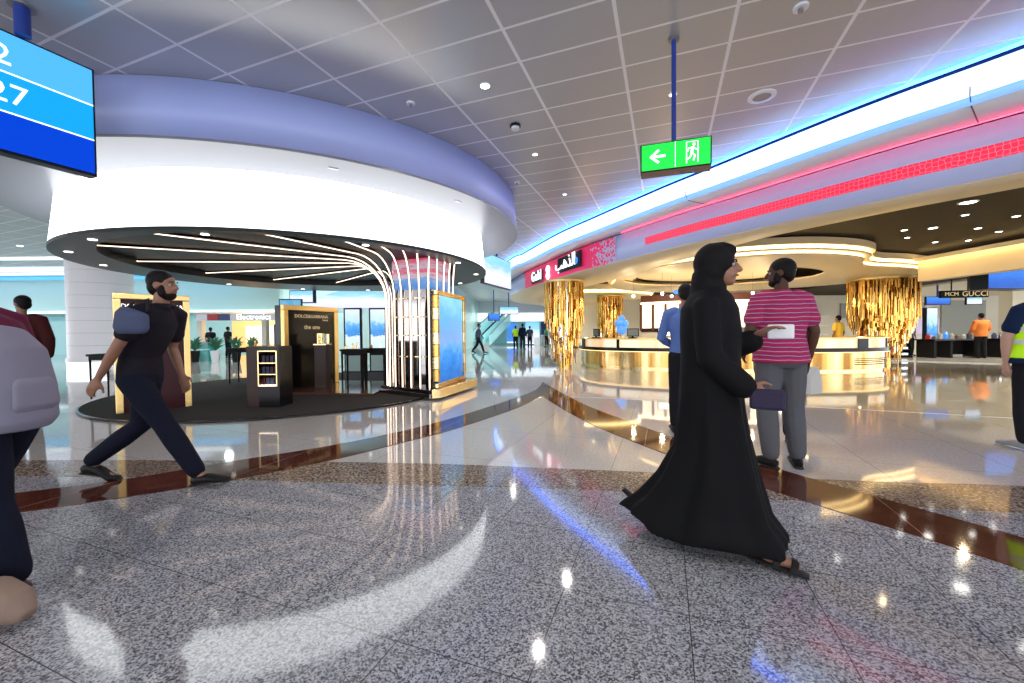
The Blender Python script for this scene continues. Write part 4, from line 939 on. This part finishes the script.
# dark shelving unit
T = thing('shelving_unit', 'low black shelving unit beside the large gold column', 'shelf', (16.0, 16.6, .03))
for x in (15.3, 16.15): M().box((x, 16.6, .55), (.05, .5, 1.04)).build('side_panel', MATS['black_matt'], T)
for k in range(5): M().box((15.72, 16.6, .1 + k * .24), (.8, .5, .04)).build('shelf', MATS['black_matt'], T)
M().box((15.72, 16.83, .55), (.85, .03, 1.04)).build('back_panel', MATS['black_gloss'], T)
for k in range(4):
    for j in range(2):
        box_thing('folded_goods', '%s stack of pale goods on the %s shelf of the low black unit' % (('left', 'right')[j], ['lowest', 'second', 'third', 'top'][k]), 'goods', (15.53 + j * .38, 16.5, .12 + k * .24 + .05), (.28, .25, .10), ['shirt_pale', 'silver'][j], 0, 'goods on the black unit')
# display desks with goods
for i, (x0, x1, y) in enumerate(((16.5, 17.3, 16.2), (17.4, 19.0, 16.6), (19.15, 20.6, 16.2))):
    T = thing('display_desk', ['short black display desk, first right of the black shelving unit', 'long black display desk behind the orange jacket, middle of three', 'black display desk right of the man in orange'][i], 'desk', ((x0 + x1) / 2, y, .03))
    M().box(((x0 + x1) / 2, y, .74), (x1 - x0, .8, .06)).build('desk_top', MATS['black_gloss'], T)
    for x in (x0 + .08, x1 - .08): M().box((x, y, .37), (.10, .7, .68)).build('leg_panel', MATS['black_matt'], T)
    if i: M().box(((x0 + x1) / 2, y + .3, .4), (x1 - x0 - .2, .05, .6)).build('modesty_panel', MATS['black_matt'], T)
    random.seed(40 + i)
    for k in range(int((x1 - x0) / .24)):
        x = x0 + .14 + k * .24; h = random.uniform(.12, .3)
        o = M().loft([(x, y, .77), (x, y, .77 + h * .6), (x, y, .77 + h)], [.07, .08, .02], seg=8).build('handbag', MATS[random.choice(['slate_cloth', 'silver', 'bag_tan', 'letter_blue', 'shirt_red', 'shirt_pale', 'black_matt'])], org=(x, y, .77))
        o['label'] = '%s handbag from the left on the %s' % (['first', 'second', 'third', 'fourth', 'fifth', 'sixth', 'seventh', 'eighth'][k], ['short black desk beside the shelving unit', 'long black desk in the middle', 'black desk right of the man in orange'][i]); o['category'] = 'handbag'; o['group'] = 'handbags on the display desks'
# wall-mounted blue screen and shelves behind the counter people
hung_screen('hanging_screen', 'blue screen behind the counter, left of the person in yellow', (11.2, 17.2), (12.2, 17.0), 1.75, 2.35, 'screen_totem', .1, True, 3.3)
T = thing('wall_shelf', 'white shelf unit with framed pictures behind the person in yellow', 'shelf', (16, 21.6, 0))
M().box((15.2, 22.0, 1.2), (3.6, .2, 2.4)).build('back_panel', MATS['cream_wall'], T)
for z in (.9, 1.4, 1.9): M().box((15.2, 21.8, z), (3.4, .35, .05)).build('shelf', MATS['white_panel'], T)
for k, x in enumerate((13.9, 14.6, 15.3, 16.0)):
    box_thing('picture_box', 'small %s box on the white shelf unit' % ['blue', 'pale', 'grey', 'red'][k], 'box', (x, 21.8, 1.60), (.4, .15, .33), ['navy_paint', 'shirt_pale', 'slate_cloth', 'shirt_red'][k], 0, 'boxes on the white shelf unit')

# ------------------------------------------------------------------ left and far hall
def bulk_wall(name, A, B, z0, z1, m, th=.3):
    A, B = V(A), V(B); t = (B - A).normalized(); c = (A + B) / 2; return struct(M().box((c.x, c.y, (z0 + z1) / 2), ((B - A).length, th, z1 - z0), math.atan2(t.y, t.x)).build(name, MATS[m]))
bulk_wall('wall_left_rear', (-40, 20.6), (-8.3, 20.6), 2.40, CZ, 'mint_wall')
o = bulk_wall('trim_4', (-40, 20.42), (-8.3, 20.42), 2.33, 2.42, 'tv_white', .06)
bulk_wall('wall_left_recess', (-40, 26), (-9, 26), 0, 2.6, 'glass_tint')
bulk_wall('ceiling_rear_left', (-40, 23.4), (-9.2, 23.4), 2.42, 2.5, 'white_panel', 5.6)
bulk_wall('wall_mid', (-8.3, 14.8), (-3.6, 16.2), 0, CZ, 'mint_wall')
bulk_wall('wall_mid_return', (-8.3, 14.8), (-8.3, 20.6), 0, CZ, 'mint_wall')
bulk_wall('wall_far', (-9, 38), (14, 38), 2.15, CZ, 'white_panel'); o = bulk_wall('trim_5', (-9, 37.8), (4.5, 37.8), 2.2, 2.95, 'tv_white', .05)
bulk_wall('wall_far_recess', (-9, 44), (14, 44), 0, 2.6, 'glass_tint')
bulk_wall('wall_far_left', (-3.6, 16.2), (-3.3, 38), 0, CZ, 'mint_wall')
bulk_wall('wall_shop_rear', (4, 27), (34, 27), 0, 3.5, 'cream_wall')
for k, (y, w, m) in enumerate(((14.6, .35, 'tv_white'), (16.9, 1.1, 'screen_hall'), (18.2, .5, 'tv_white'), (19.6, 1.2, 'tv_light'))):  # wide glowing panels stand in for blue cove wash on the ceiling
    o = M().box((-24, y, CZ - .02), (22, w, .04)).build('trim_%d' % (6 + k), MATS[m]); struct(o)
for k, (x, y) in enumerate(((-15.2, 12.6), (-16.8, 12.9), (-17.6, 16.2), (-19.2, 16.4))):
    downlight(x, y, CZ, .07, 'lamp_glow', 'small lit downlight in the bluish ceiling left of the round pillar', 'downlights in the left ceiling')
# shop with electronics sign
T = thing('electronics_shop', 'far shop front with red, blue and white fascia and glowing orange interior', 'shop', (-14.6, 22, 0))
M().box((-14.7, 21.9, 2.13), (4.6, .2, .36)).build('fascia_board', MATS['metal_grey'], T)
for x, w, m in ((-16.05, .6, 'red_paint'), (-15.45, .55, 'navy_paint'), (-12.35, .5, 'red_paint')): M().box((x, 21.78, 2.13), (w, .04, .34)).build('fascia_block', MATS[m], T)
text('lettering', 'Electronics', 'letter_white', .42, (-13.85, 21.76, 2.12), (PI / 2, 0, 0), T, .01)
M().box((-15.3, 24.6, 1.05), (3.3, .1, 1.9)).build('back_panel', MATS['shop_orange'], T); M().box((-14.9, 24.4, 1.15), (2.2, .1, 1.1)).build('lit_shelf', MATS['shop_peach'], T)
for x in (-17.0, -13.5, -12.3): M().box((x, 22.2, 1.0), (.25, .3, 1.95)).build('side_post', MATS['cream_wall'], T)
M().box((-12.9, 22.6, .9), (.7, .1, 1.7)).build('door_panel', MATS['navy_paint'], T)
T = thing('service_counter', 'teal glass service counter in the far left shop area', 'counter', (-15.2, 18.9, 0))
M().box((-15.3, 18.9, .40), (2.6, .5, .80)).build('front_panel', MATS['teal'], T); M().box((-15.3, 18.85, .83), (2.8, .65, .06)).build('worktop', MATS['white_gloss'], T); M().box((-14.6, 18.3, .52), (1.5, .5, .05)).build('low_shelf', MATS['mint_wall'], T); M().cyl((-14.6, 18.3), .05, 0, .5, 12).build('shelf_leg', MATS['chrome'], T)
random.seed(5)
for k, x in enumerate((-13.8, -12.9, -12.0, -11.3)):
    T = thing('potted_plant', 'leafy green pot plant, %s from the left in front of the orange shop' % ['first', 'second', 'third', 'fourth'][k], 'plant', (x, 17.6, 0), 'pot plants before the far shop')
    M().loft([(x, 17.6, 0), (x, 17.6, .5)], [.14, .2], seg=14).build('pot', MATS['white_panel' if k % 2 else 'black_matt'], T)
    b = M()
    for j in range(26):
        a = random.random() * 2 * PI; r = random.uniform(.12, .38); z = random.uniform(.75, 1.15); b.loft([(x, 17.6, .5), (x + r * .5 * math.cos(a), 17.6 + r * .5 * math.sin(a), z * .9), (x + r * math.cos(a), 17.6 + r * math.sin(a), z)], [(.008, .003), (.045, .004), (.004, .002)], seg=6)
    b.build('foliage', MATS['plant_green'], T)
# digital totems near the middle wall
for i, (x, y) in enumerate(((-4.88, 12.4), (-4.14, 12.5))):
    T = thing('digital_totem', ['left', 'right'][i] + ' one of two black-framed portrait screens behind the black high tables', 'display screen', (x, y, 0), 'portrait screens behind the kiosk')
    M().box((x, y + .06, 1.0), (.54, .10, 1.96)).build('casing', MATS['bezel'], T, bevel=.01); M().box((x, y + .004, 1.33), (.44, .012, 1.20)).build('screen', MATS['screen_totem'], T); M().box((x, y + .05, .02), (.60, .3, .04)).build('foot_plate', MATS['bezel'], T)
    M().box((x, y + .002, .28), (.44, .012, .48)).build('aqua_reflection', MATS['mint_wall'], T)  # mint panel drawn as the aqua reflection low on the casing
T = hung_screen('poster_banner', 'tall photo banner of a pink and blue mountain left of the black kiosk panel', (-5.85, 10.2), (-5.3, 10.25), .036, 2.08, 'poster_peak', .06, False)
hung_screen('hanging_screen', 'small blue hanging screen above the left end of the black kiosk panel', (-6.9, 12.6), (-6.1, 12.5), 2.15, 2.55, 'screen_hall', .15, True)
T = thing('arched_screen', 'wide arched blue and white screen high on the pale wall behind the kiosk', 'display screen', (-6, 15.1, 2))
b = M(); vs = []
for k in range(13):
    f = k / 12; x = -7.4 + 3.2 * f; y = 15.05 + .9 * f * .29 * 3; vs.append((x, y - .24, 2.15 + .0)); vs.append((x, y - .24, 2.35 + .5 * math.sin(PI * f)))
b.add(vs, [(2 * k, 2 * k + 2, 2 * k + 3, 2 * k + 1) for k in range(12)]); o = b.build('screen', MATS['screen_hall'], T); s = o.modifiers.new('s', 'SOLIDIFY'); s.thickness = .06
# concourse hanging screens
hung_screen('hanging_screen', 'large slanted pale blue screen hanging beyond the right end of the round canopy', (-.78, 11.6), (-.02, 13.6), 2.6, 3.52, 'screen_hall', .12)
hung_screen('hanging_screen', 'small curved blue screen hanging far down the concourse, right of two', (-.75, 24.7), (.42, 24.9), 2.28, 2.75, 'screen_hall', .25)
hung_screen('hanging_screen', 'small royal blue screen hanging far down the concourse, left of two', (-1.55, 27), (-.8, 27.2), 1.95, 2.45, 'screen_blue', .2)
# escalator at the far end
T = thing('escalator', 'pale teal glass-sided escalator at the far end of the concourse', 'escalator', (-2, 34, 0))
for k, x in enumerate((-2.6, -1.5, -.9)):
    b = M(); b.add([(x - .9, 33, .1), (x - .9, 33, 1.0), (x + .8, 37, 2.9), (x + .8, 37, 2.0)], [(0, 1, 2, 3)]); o = b.build('side_panel', MATS['glass_tint'], T); s = o.modifiers.new('s', 'SOLIDIFY'); s.thickness = .08
    M().loft([(x - .9, 33, 1.05), (x + .8, 37, 2.95)], [.07, .07], seg=8).build('handrail', MATS['bezel' if k == 1 else 'steel'], T)
b = M()
for k in range(14):
    f = k / 14; b.box((-2.0 - .35 + 1.7 * f, 33 + 4 * f, .08 + 1.9 * f), (1.0, .32, .14))
b.build('steps', MATS['steel'], T)
for k, (x, w, z0, z1, m, s) in enumerate(((-4.4, 2.6, 1.7, 2.1, 'red_paint', 'red and white far shop fascia at the left of the escalator'), (.0, .9, .3, 2.0, 'letter_blue', 'blue lit far panel right of the escalator'), (1.9, 1.3, .2, 2.1, 'screen_hall', 'pale blue far panel behind the standing guards'), (4.0, 2.6, .9, 2.15, 'navy_paint', 'dark teal far shop window with pale crest'))):
    T = thing('far_shop_panel', s, 'shop panel', (x, 37.5, z0)); M().box((x, 37.5, (z0 + z1) / 2), (w, .12, z1 - z0)).build('panel', MATS[m], T); M().box((x, 37.42, z0 - .06), (w, .1, .1)).build('lower_rail', MATS['tv_white'], T)
T = thing('luggage_display', 'white far counters with dark goods right of the standing guards', 'counter', (3, 34, 0))
for k in range(5): M().box((2.1 + k * .7, 34 + (k % 2) * .8, .35 + .1 * (k % 3)), (.5, .5, .7 + .2 * (k % 3))).build('counter_block', MATS['white_panel' if k % 2 == 0 else 'steel'], T)
# ------------------------------------------------------------------ people
def face_dir(dx, dy): return math.atan2(-dx, dy)     # local +Y turned to (dx, dy)
# man in the striped polo, back to the camera
P0_ = dict(elR=(.25, -.03, 1.14), wrR=(.255, .05, .90), elL=(-.27, -.02, 1.15), wrL=(-.22, .16, .98), anR=(.13, -.02, .09), toR=(.19, .14, .03), knR=(.115, .02, .5), anL=(-.10, -.04, .09), toL=(-.20, .09, .03))
person('man in pink striped polo shirt and grey trousers standing with his back turned', (2.34, 3.52, .0), -.05, 1.80, P0_, 'skin_dark', 'hair_black', 'polo_pink', 'trousers_grey', fat=1.16, vox=.010, yaw=1.0, pitch=-.05, shirt_len=.045, beard=True)
# person hidden in front of him
person('person in dark trousers mostly hidden behind the man in the pink polo', (2.84, 4.3, 0), 2.6, 1.62, dict(anL=(-.1, -.0, .09)), 'skin_brown', 'hair_black', 'shirt_dark', 'trousers_navy', vox=.013)
o = M().loft([(2.98, 4.1, .55), (2.98, 4.1, .70), (2.98, 4.1, .82)], [(.17, .07), (.16, .06), (.13, .02)], side=(1, 0, 0), seg=4).build('shopping_bag', MATS['shirt_pale'], org=(2.98, 4.1, .55)); tag(o, 'pale blue-white carrier bag hanging beside the man in the pink polo', 'bag')
# man in blue shirt behind the woman in black
person('man in blue shirt and dark trousers standing behind the woman in black', (2.02, 4.72, 0), -.35, 1.72, dict(wrL=(-.12, .24, 1.02), elL=(-.27, .0, 1.12), wrR=(.12, .24, 1.02)), 'skin_brown', 'hair_black', 'shirt_blue', 'trousers_black', vox=.012, sleeve='long', pitch=-.3)
# walking man in dark clothes
wk = walk(.48, .14, .12); wk.update(elL=(-.24, .08, 1.10), wrL=(-.2, .18, .86), pel=(0, 0, .87), hiR=(.09, .01, .86), hiL=(-.09, -.01, .86))
person('walking man in dark clothes striding right in front of the perfume kiosk', (-2.98, 3.24, 0), face_dir(1, .10), 1.74, wk, 'skin_brown', 'hair_black', 'shirt_dark', 'trousers_navy', vox=.011, sleeve='short', beard=True)
T = thing('shoulder_bag', 'slate blue soft bag on the back of the walking man', 'bag', (-2.69, 2.98, 1.2))
M().loft([(-2.80, 2.98, 1.21), (-2.80, 2.98, 1.25), (-2.79, 2.98, 1.36), (-2.78, 2.98, 1.39)], [(.10, .04), (.13, .06), (.12, .055), (.09, .03)], side=(1, 0, 0), seg=12, ).build('bag_body', MATS['slate_cloth'], T, vox=.012)
M().loft([(-2.87, 3.0, 1.37), (-2.88, 3.1, 1.46), (-2.80, 3.12, 1.47), (-2.71, 3.02, 1.37)], [(.02, .008)] * 4, seg=6).build('strap', MATS['black_matt'], T)
# person with a lilac backpack at the left edge, walking out of the picture
pose = walk(.20, .05, .06); pose.update(chest=(0, .10, 1.25), neck=(0, .20, 1.43), head=(0, .30, 1.57), shR=(.18, .16, 1.38), shL=(-.18, .16, 1.38), elR=(.24, .12, 1.10), wrR=(.20, .30, .95), elL=(-.24, .14, 1.10), wrL=(-.18, .34, .98), waist=(0, .03, 1.06))
T5, J5, hp5 = person('person in maroon top and navy trousers with lilac backpack at the left edge', (-2.45, 1.92, 0), face_dir(-1, .05), 1.62, pose, 'skin_brown', 'hair_black', 'shawl_maroon', 'trousers_navy', 'shoe_red', vox=.010, sleeve='long', fat=1.15, pitch=-.2, shirt_len=.06)
T = thing('backpack', 'pale lilac grey soft backpack on the back of the maroon-clad person at the left edge', 'backpack', (-2.19, 1.9, .78))
M().loft([(-2.320, 1.90, .76), (-2.320, 1.90, .80), (-2.330, 1.90, .95), (-2.360, 1.90, 1.12), (-2.410, 1.90, 1.20), (-2.450, 1.90, 1.23)], [(.07, .11), (.095, .145), (.10, .15), (.09, .14), (.07, .11), (.035, .055)], side=(1, 0, 0), seg=22).build('bag_body', MATS['shirt_lilac'], T, vox=.011)
M().loft([(-2.26, 1.90, .84), (-2.235, 1.90, .88), (-2.245, 1.90, .98), (-2.28, 1.90, 1.03)], [(.02, .08), (.025, .10), (.022, .09), (.012, .06)], side=(1, 0, 0), seg=16).build('front_pocket', MATS['shirt_lilac'], T, vox=.011)
for sy in (-.10, .10): M().tube([(-2.420, 1.9 + sy, 1.16), (-2.510, 1.9 + sy, 1.27), (-2.640, 1.9 + sy, 1.26), (-2.670, 1.9 + sy, 1.08)], .016).build('shoulder_strap', MATS['slate_cloth'], T, smooth=True)
T = thing('travel_bag', 'soft tan travel bag on the floor at the lower left corner', 'bag', (-2.02, 1.62, 0))
M().loft([(-2.38, 1.641, .09), (-2.35, 1.641, .10), (-2.14, 1.641, .11), (-2.06, 1.641, .09), (-2.00, 1.641, .05)], [(.03, .04), (.08, .085), (.09, .095), (.075, .07), (.035, .03)], side=(0, 1, 0), seg=16).build('bag_body', MATS['bag_tan'], T, vox=.010)
M().tube([(-2.30, 1.641, .18), (-2.26, 1.641, .25), (-2.18, 1.641, .26), (-2.13, 1.641, .19)], .009).build('handle', MATS['wood_dark'], T, smooth=True)
# man in brown blazer
person('man in dark maroon blazer with his back turned in front of the white round pillar', (-6.95, 5.75, 0), .45, 1.76, dict(elR=(.28, -.03, 1.14)), 'skin_brown', 'hair_black', 'jacket_brown', 'trousers_black', vox=.014, sleeve='long', jacket=True, yaw=.9, pitch=-.2, shirt_len=.18, fat=1.1)
# security vest wearer at the right edge
pose = dict(head=(.06, .05, 1.63), elL=(-.25, .06, 1.14), wrL=(-.20, .10, .88), elR=(.25, .0, 1.14), wrR=(.2, .1, .9), knR=(.12, .04, .5), anL=(-.13, -.02, .09), toL=(-.15, .16, .03))
T7, J7, hp7 = person('man in fluorescent yellow vest, navy shirt and dark trousers at the right edge', (5.10, 3.92, 0), .0, 1.68, pose, 'skin_light', 'hair_black', 'shirt_navy', 'trousers_black', 'shoe_grey', vox=.011, fat=1.22, shirt_len=.05)
b = M(); s_ = V((1, 0, 0))
b.loft([J7['pel'] + V((0, 0, .0)), J7['waist'], J7['chest'], J7['chest'].lerp(J7['neck'], .45), J7['chest'].lerp(J7['neck'], .85)], [(.225, .18), (.205, .168), (.218, .175), (.195, .155), (.10, .11)], side=s_, seg=24)
vest = b.build('safety_vest', MATS['vest_neon'], T7, vox=.011)
for z in (J7['waist'].z + .02, J7['waist'].z + .14): M().loft([(0, 0, z - .022), (0, 0, z + .022)], [(.222, .182), (.224, .184)], side=(1, 0, 0), seg=28).build('reflective_tape', MATS['tape_silver'], vest)
# distant people
def far(label, x, y, rz, top, bot='trousers_black', h=1.72, pose=None, **k):
    return person(label, (x, y, k.pop('z', 0)), rz, h, pose, k.pop('skin', 'skin_brown'), 'hair_black', top, bot, vox=k.pop('vox', .02), face=False, **k)
far('man in blue shirt standing side-on before the far left teal counter', -9.75, 11.9, 1.4, 'shirt_blue', 'trousers_navy', 1.62, dict(wrL=(-.15, .3, 1.0), wrR=(.15, .3, 1.0)))
far('distant walker in grey top and black trousers striding along the concourse', -1.95, 23.2, -PI / 2 - .1, 'slate_cloth', 'trousers_black', 1.70, walk(.36), vox=.025)
far('guard in fluorescent green vest standing far down the concourse', .25, 27.8, .3, 'vest_neon', 'trousers_black', 1.62, vox=.025)
far('guard in dark uniform standing beside the green-vested guard', .72, 27.6, -.4, 'shirt_navy', 'trousers_black', 1.75, vox=.025, sleeve='long')
far('third dark-clothed person standing right of the two guards', 1.25, 28.4, -.2, 'slate_cloth', 'trousers_black', 1.6, vox=.025)
far('distant person in green shirt beyond the guards near the left gold column', 2.7, 31.5, .6, 'shirt_green', 'trousers_black', 1.6, vox=.025)
far('man in orange jacket standing with his back turned at the display desks', 17.95, 15.5, -.2, 'jacket_orange', 'trousers_black', 1.72, dict(elR=(.28, .0, 1.14), wrR=(.2, .2, 1.0), elL=(-.28, 0, 1.14), wrL=(-.2, .2, 1.0)), jacket=True, sleeve='long', fat=1.12, z=.03, shirt_len=.08)
far('sales assistant in yellow shirt behind the right part of the gold counter', 11.2, 13.9, .3, 'shirt_yellow', 'trousers_black', 1.66)
far('person in red top bending behind the counter left of the yellow shirt', 10.0, 13.4, .8, 'shirt_red', 'trousers_black', 1.5)
far('dark-clothed shopper, left of two standing in front of the orange shop', -15.1, 20.3, .2, 'shirt_dark', 'trousers_black', 1.55, vox=.025)
far('dark-clothed shopper, right of two standing in front of the orange shop', -14.3, 20.4, -.3, 'shirt_dark', 'trousers_navy', 1.58, vox=.025)
far('seated-height dark-haired person in lilac behind the short black desk', 17.0, 17.3, 2.9, 'shirt_lilac', 'trousers_black', 1.42, vox=.025, z=.03)

# ------------------------------------------------------------------ the walking woman in the long black robe
hd = V((.86, -.51, 0)); hd.normalize(); rzW = face_dir(hd.x, hd.y)
pose = dict(pel=(0, 0, .92), waist=(0, .01, 1.07), chest=(0, .0, 1.25), neck=(0, .015, 1.44), head=(0, .05, 1.60), shR=(.165, 0, 1.38), elR=(.20, .02, 1.10), wrR=(.15, .19, .96), shL=(-.165, 0, 1.38), elL=(-.20, .06, 1.12), wrL=(-.12, .22, 1.21),
            hiR=(.08, 0, .90), knR=(.09, .10, .48), anR=(.09, .23, .10), toR=(.10, .41, .05), hiL=(-.08, 0, .90), knL=(-.09, -.05, .48), anL=(-.10, -.42, .19), toL=(-.10, -.29, .05))
TW, JW, hpW = person('woman in long flowing black robe and headscarf walking right, wearing strappy sandals', (1.09, 2.24, 0), rzW, 1.69, pose, 'skin_brown', None, 'abaya_black', 'trousers_black', 'shoe_black', vox=.009, sleeve='long', fat=.95)
for o in [x for x in COL.objects if x.parent == TW and x.name.split('.')[0] in ('trousers', 'shoe', 'collar', 'shirt')]:
    for ch in [c for c in COL.objects if c.parent == o]: bpy.data.objects.remove(ch)
    bpy.data.objects.remove(o)
rings = [(.075, -.05, .43, .22), (.12, -.04, .415, .22), (.22, -.035, .335, .20), (.38, -.005, .262, .19), (.55, .015, .20, .18), (.75, .01, .172, .175), (.92, .005, .158, .172), (1.06, .005, .15, .17), (1.2, .005, .155, .185), (1.32, 0, .145, .195), (1.39, .005, .11, .165), (1.43, .01, .07, .09)]
b = M(); n = 72; vs = []
for i, (z, s, a, w) in enumerate(rings):
    fold = max(0, (1.0 - z)) * .045
    for k in range(n):
        t = 2 * PI * k / n; f = 1 + (fold / max(a, .1)) * (math.sin(7 * t + z * 2) * .6 + math.sin(13 * t + 1.3) * .4)
        zz = z
        if z < .3: zz = z + (.10 * max(0, -math.sin(t)) ** 2 + .03 * math.sin(5 * t)) * (1 - z / .3)
        vs.append((w * f * math.cos(t), s + a * f * math.sin(t), zz))
fs = [(i * n + k, i * n + (k + 1) % n, (i + 1) * n + (k + 1) % n, (i + 1) * n + k) for i in range(len(rings) - 1) for k in range(n)] + [tuple(range(n))[::-1], tuple((len(rings) - 1) * n + k for k in range(n))]
b.add(vs, fs)
robe = b
for s in 'RL':
    robe.limb([JW['sh' + s].lerp(JW['neck'], .4) , JW['sh' + s], JW['sh' + s].lerp(JW['el' + s], .5), JW['el' + s], JW['el' + s].lerp(JW['wr' + s], .5) - V((0, 0, .012)), JW['wr' + s].lerp(JW['el' + s], .1) - V((0, 0, .02))], [.062, .068, .066, .066, .068, .065])
robe.build('robe', MATS['abaya_black'], TW, vox=.011, sm=4)
b = M(); hr_ = Matrix.Identity(3)
b.ball(hpW(0, -.028, .03), (.100, .106, .105)); b.ball(hpW(0, -.035, -.02), (.098, .085, .095))
b.loft([hpW(0, -.05, -.03), JW['neck'] + V((0, -.02, .03)), JW['neck'] + V((0, -.02, -.02)), JW['neck'] + V((0, -.02, -.07)), JW['chest'] + V((0, -.04, .02))], [(.088, .088), (.088, .092), (.118, .105), (.165, .13), (.15, .10)], side=(1, 0, 0), seg=20)
b.limb([hpW(0, .05, .085), hpW(0, .02, .10), hpW(0, -.05, .10)], [.04, .04, .04])
b.build('headscarf', MATS['scarf_black'], TW, vox=.010, sm=4)
for s in 'RL':      # sandals
    an, to = JW['an' + s], JW['to' + s]; d = (to - an); d.normalize(); w = V((1, 0, 0)); up = w.cross(d)
    if up.z < 0: up = -up
    he = an - d * .06 - up * .065; tp = to + d * .055 - up * .045
    he.z = max(he.z, .012); tp.z = max(tp.z, .012)
    sd_ = M().loft([he - d * .01, he.lerp(tp, .25), he.lerp(tp, .7), tp + d * .01], [(.034, .010), (.036, .010), (.046, .010), (.03, .008)], side=w, seg=14).build('sandal', MATS['black_matt'], TW, smooth=True)
    for f in (.55, .80):
        c = he.lerp(tp, f); b = M(); pts = [c + w * (.046 * math.cos(a)) + up * (.052 * math.sin(a)) for a in [PI * k / 10 for k in range(11)]]
        b.loft(pts, [(.016, .004)] * 11, side=d, seg=6); b.build('strap', MATS['black_matt'], sd_)
# folded papers in her raised hand
q = V((1.09, 2.24, 0)) + Matrix.Rotation(rzW, 3, 'Z') @ V((-.10, .335, 1.19))
o = M().box(q, (.04, .12, .075), rzW, ).build('paper_pouch', MATS['paper_white'], org=q, bevel=.008); tag(o, 'white folded paper pouch held in the hand of the woman in black', 'pouch')
q = V((1.09, 2.24, 0)) + Matrix.Rotation(rzW, 3, 'Z') @ V((.16, .27, .86))
T = thing('handbag', 'small dark violet handbag hanging from the other hand of the woman in black', 'bag', q)
M().box(q, (.05, .15, .10), rzW).build('bag_body', MATS['violet_dark'], T, bevel=.015); 

# ------------------------------------------------------------------ camera, light, world
cam = bpy.data.cameras.new('camera'); co = bpy.data.objects.new('camera', cam); COL.objects.link(co); SC.camera = co
cam.sensor_width = 36; cam.lens = 36 * 405 / 1024; cam.clip_end = 200
pi_, ro = math.radians(-1.35), math.radians(-.5)
F = V((0, math.cos(pi_), math.sin(pi_))); U0 = V((0, -math.sin(pi_), math.cos(pi_))); R0 = V((1, 0, 0))
U = U0 * math.cos(ro) - R0 * math.sin(ro); R = R0 * math.cos(ro) + U0 * math.sin(ro)
co.matrix_world = Matrix(((R.x, U.x, -F.x, 0), (R.y, U.y, -F.y, 0), (R.z, U.z, -F.z, 1.2), (0, 0, 0, 1)))
def light(name, kind, loc, e, col=(1, 1, 1), size=.1, rot=None, spot=None):
    l = bpy.data.lights.new(name, kind); l.energy = e; l.color = col
    if kind == 'AREA': l.shape = 'DISK'; l.size = size
    elif kind == 'SPOT': l.spot_size = spot or 2.2; l.spot_blend = .8; l.shadow_soft_size = size
    else: l.shadow_soft_size = size
    o = bpy.data.objects.new(name, l); COL.objects.link(o); o.location = loc
    if rot: o.rotation_euler = rot
    return o
for i, (x, y, e) in enumerate(((-.28, 4.66, 60), (.39, 6.45, 30), (1.1, 8.32, 40), (1.93, 4.86, 50), (-3, .5, 60), (0, .5, 50), (3.2, .5, 60), (-9, 3, 70), (0, 13, 60), (-1, 18, 80), (0, 24, 120), (0, 31, 160), (-9, 12.5, 70), (-14, 17, 160), (-20, 12, 200), (-18, 4, 120))):
    light('concourse_lamp', 'SPOT', (x, y, CZ - .03), e * (1.3 if y < 9 else 2.2), (1, .97, .93), .035, spot=2.6)
for x, y, e in ((6, 6.5, 50), (9, 8, 60), (5, 12, 40), (7, 12.6, 60), (9.5, 13, 50), (10, 5, 60), (3, 15, 40), (7, 17.5, 60), (11.5, 16, 60)):
    light('shop_lamp', 'SPOT', (x, y, 2.93 if 9.6 < y < 18.5 else 3.3), e * 1.6, (1, .78, .45), .05, spot=2.7)
for x, y, e in ((15, 14, 110), (18.5, 14.5, 130), (22, 15, 130), (16, 19, 90), (21, 19.5, 100), (27, 16, 120)):
    light('rear_shop_lamp', 'SPOT', (x, y, 2.92), e * 1.8, (1, .9, .7), .05, spot=2.7)
for a in (-52, 5, -112, 178, 120, 60):
    t = math.radians(a); light('rim_lamp', 'SPOT', (KC[0] + 3.4 * math.cos(t), KC[1] + 3.4 * math.sin(t), 2.48), 14, (1, .9, .78), .04, spot=2.0)
for x, y in ((4.2, 14.0), (4.9, 13.2), (5.6, 14.2), (6.4, 13.2), (7.1, 14.3), (7.9, 13.3), (8.7, 14.0)): light('pendant_light', 'POINT', (x, y, 2.33), 16, (1, .76, .42), .05)
for x, y in ((2.6, 12.6), (4.6, 9.3), (7.5, 8.5), (10.2, 9)): light('counter_light', 'POINT', (x + .3, y + 3.2, 1.1), 9, (1, .76, .42), .05)
for x, y in ((8, 23), (13, 24), (3, 25), (18, 25.5), (10, 20.5), (6, 19)): light('rear_wall_fill', 'SPOT', (x, y, 2.88), 260, (1, .9, .72), .1, spot=2.8)  # added fill spots that brighten the cream rear wall, no fittings
for x, y in ((-18, 17.5), (-12, 17), (-24, 17), (-6.5, 13), (-3, 20), (-1.5, 34), (.5, 30)): light('hall_fill', 'SPOT', (x, y, CZ - .05), 260, (.9, 1, 1), .15, spot=2.9)  # fill spots added to brighten the mint-walled hall
light('electronics_lamp', 'POINT', (-14.8, 23.5, 2.0), 60, (1, .7, .4), .1)
w = bpy.data.worlds.new('world'); SC.world = w; w.use_nodes = True
w.node_tree.nodes['Background'].inputs[0].default_value = (.90, .93, 1., 1); w.node_tree.nodes['Background'].inputs[1].default_value = 2.9
SC.view_settings.view_transform = 'Standard'; SC.view_settings.look = 'None'; SC.view_settings.exposure = .45; SC.view_settings.gamma = 1.; SC.view_settings.use_curve_mapping = False
SC.cycles.use_denoising = True; SC.cycles.max_bounces = 6; SC.cycles.caustics_reflective = False; SC.cycles.caustics_refractive = False; SC.cycles.sample_clamp_indirect = 6.
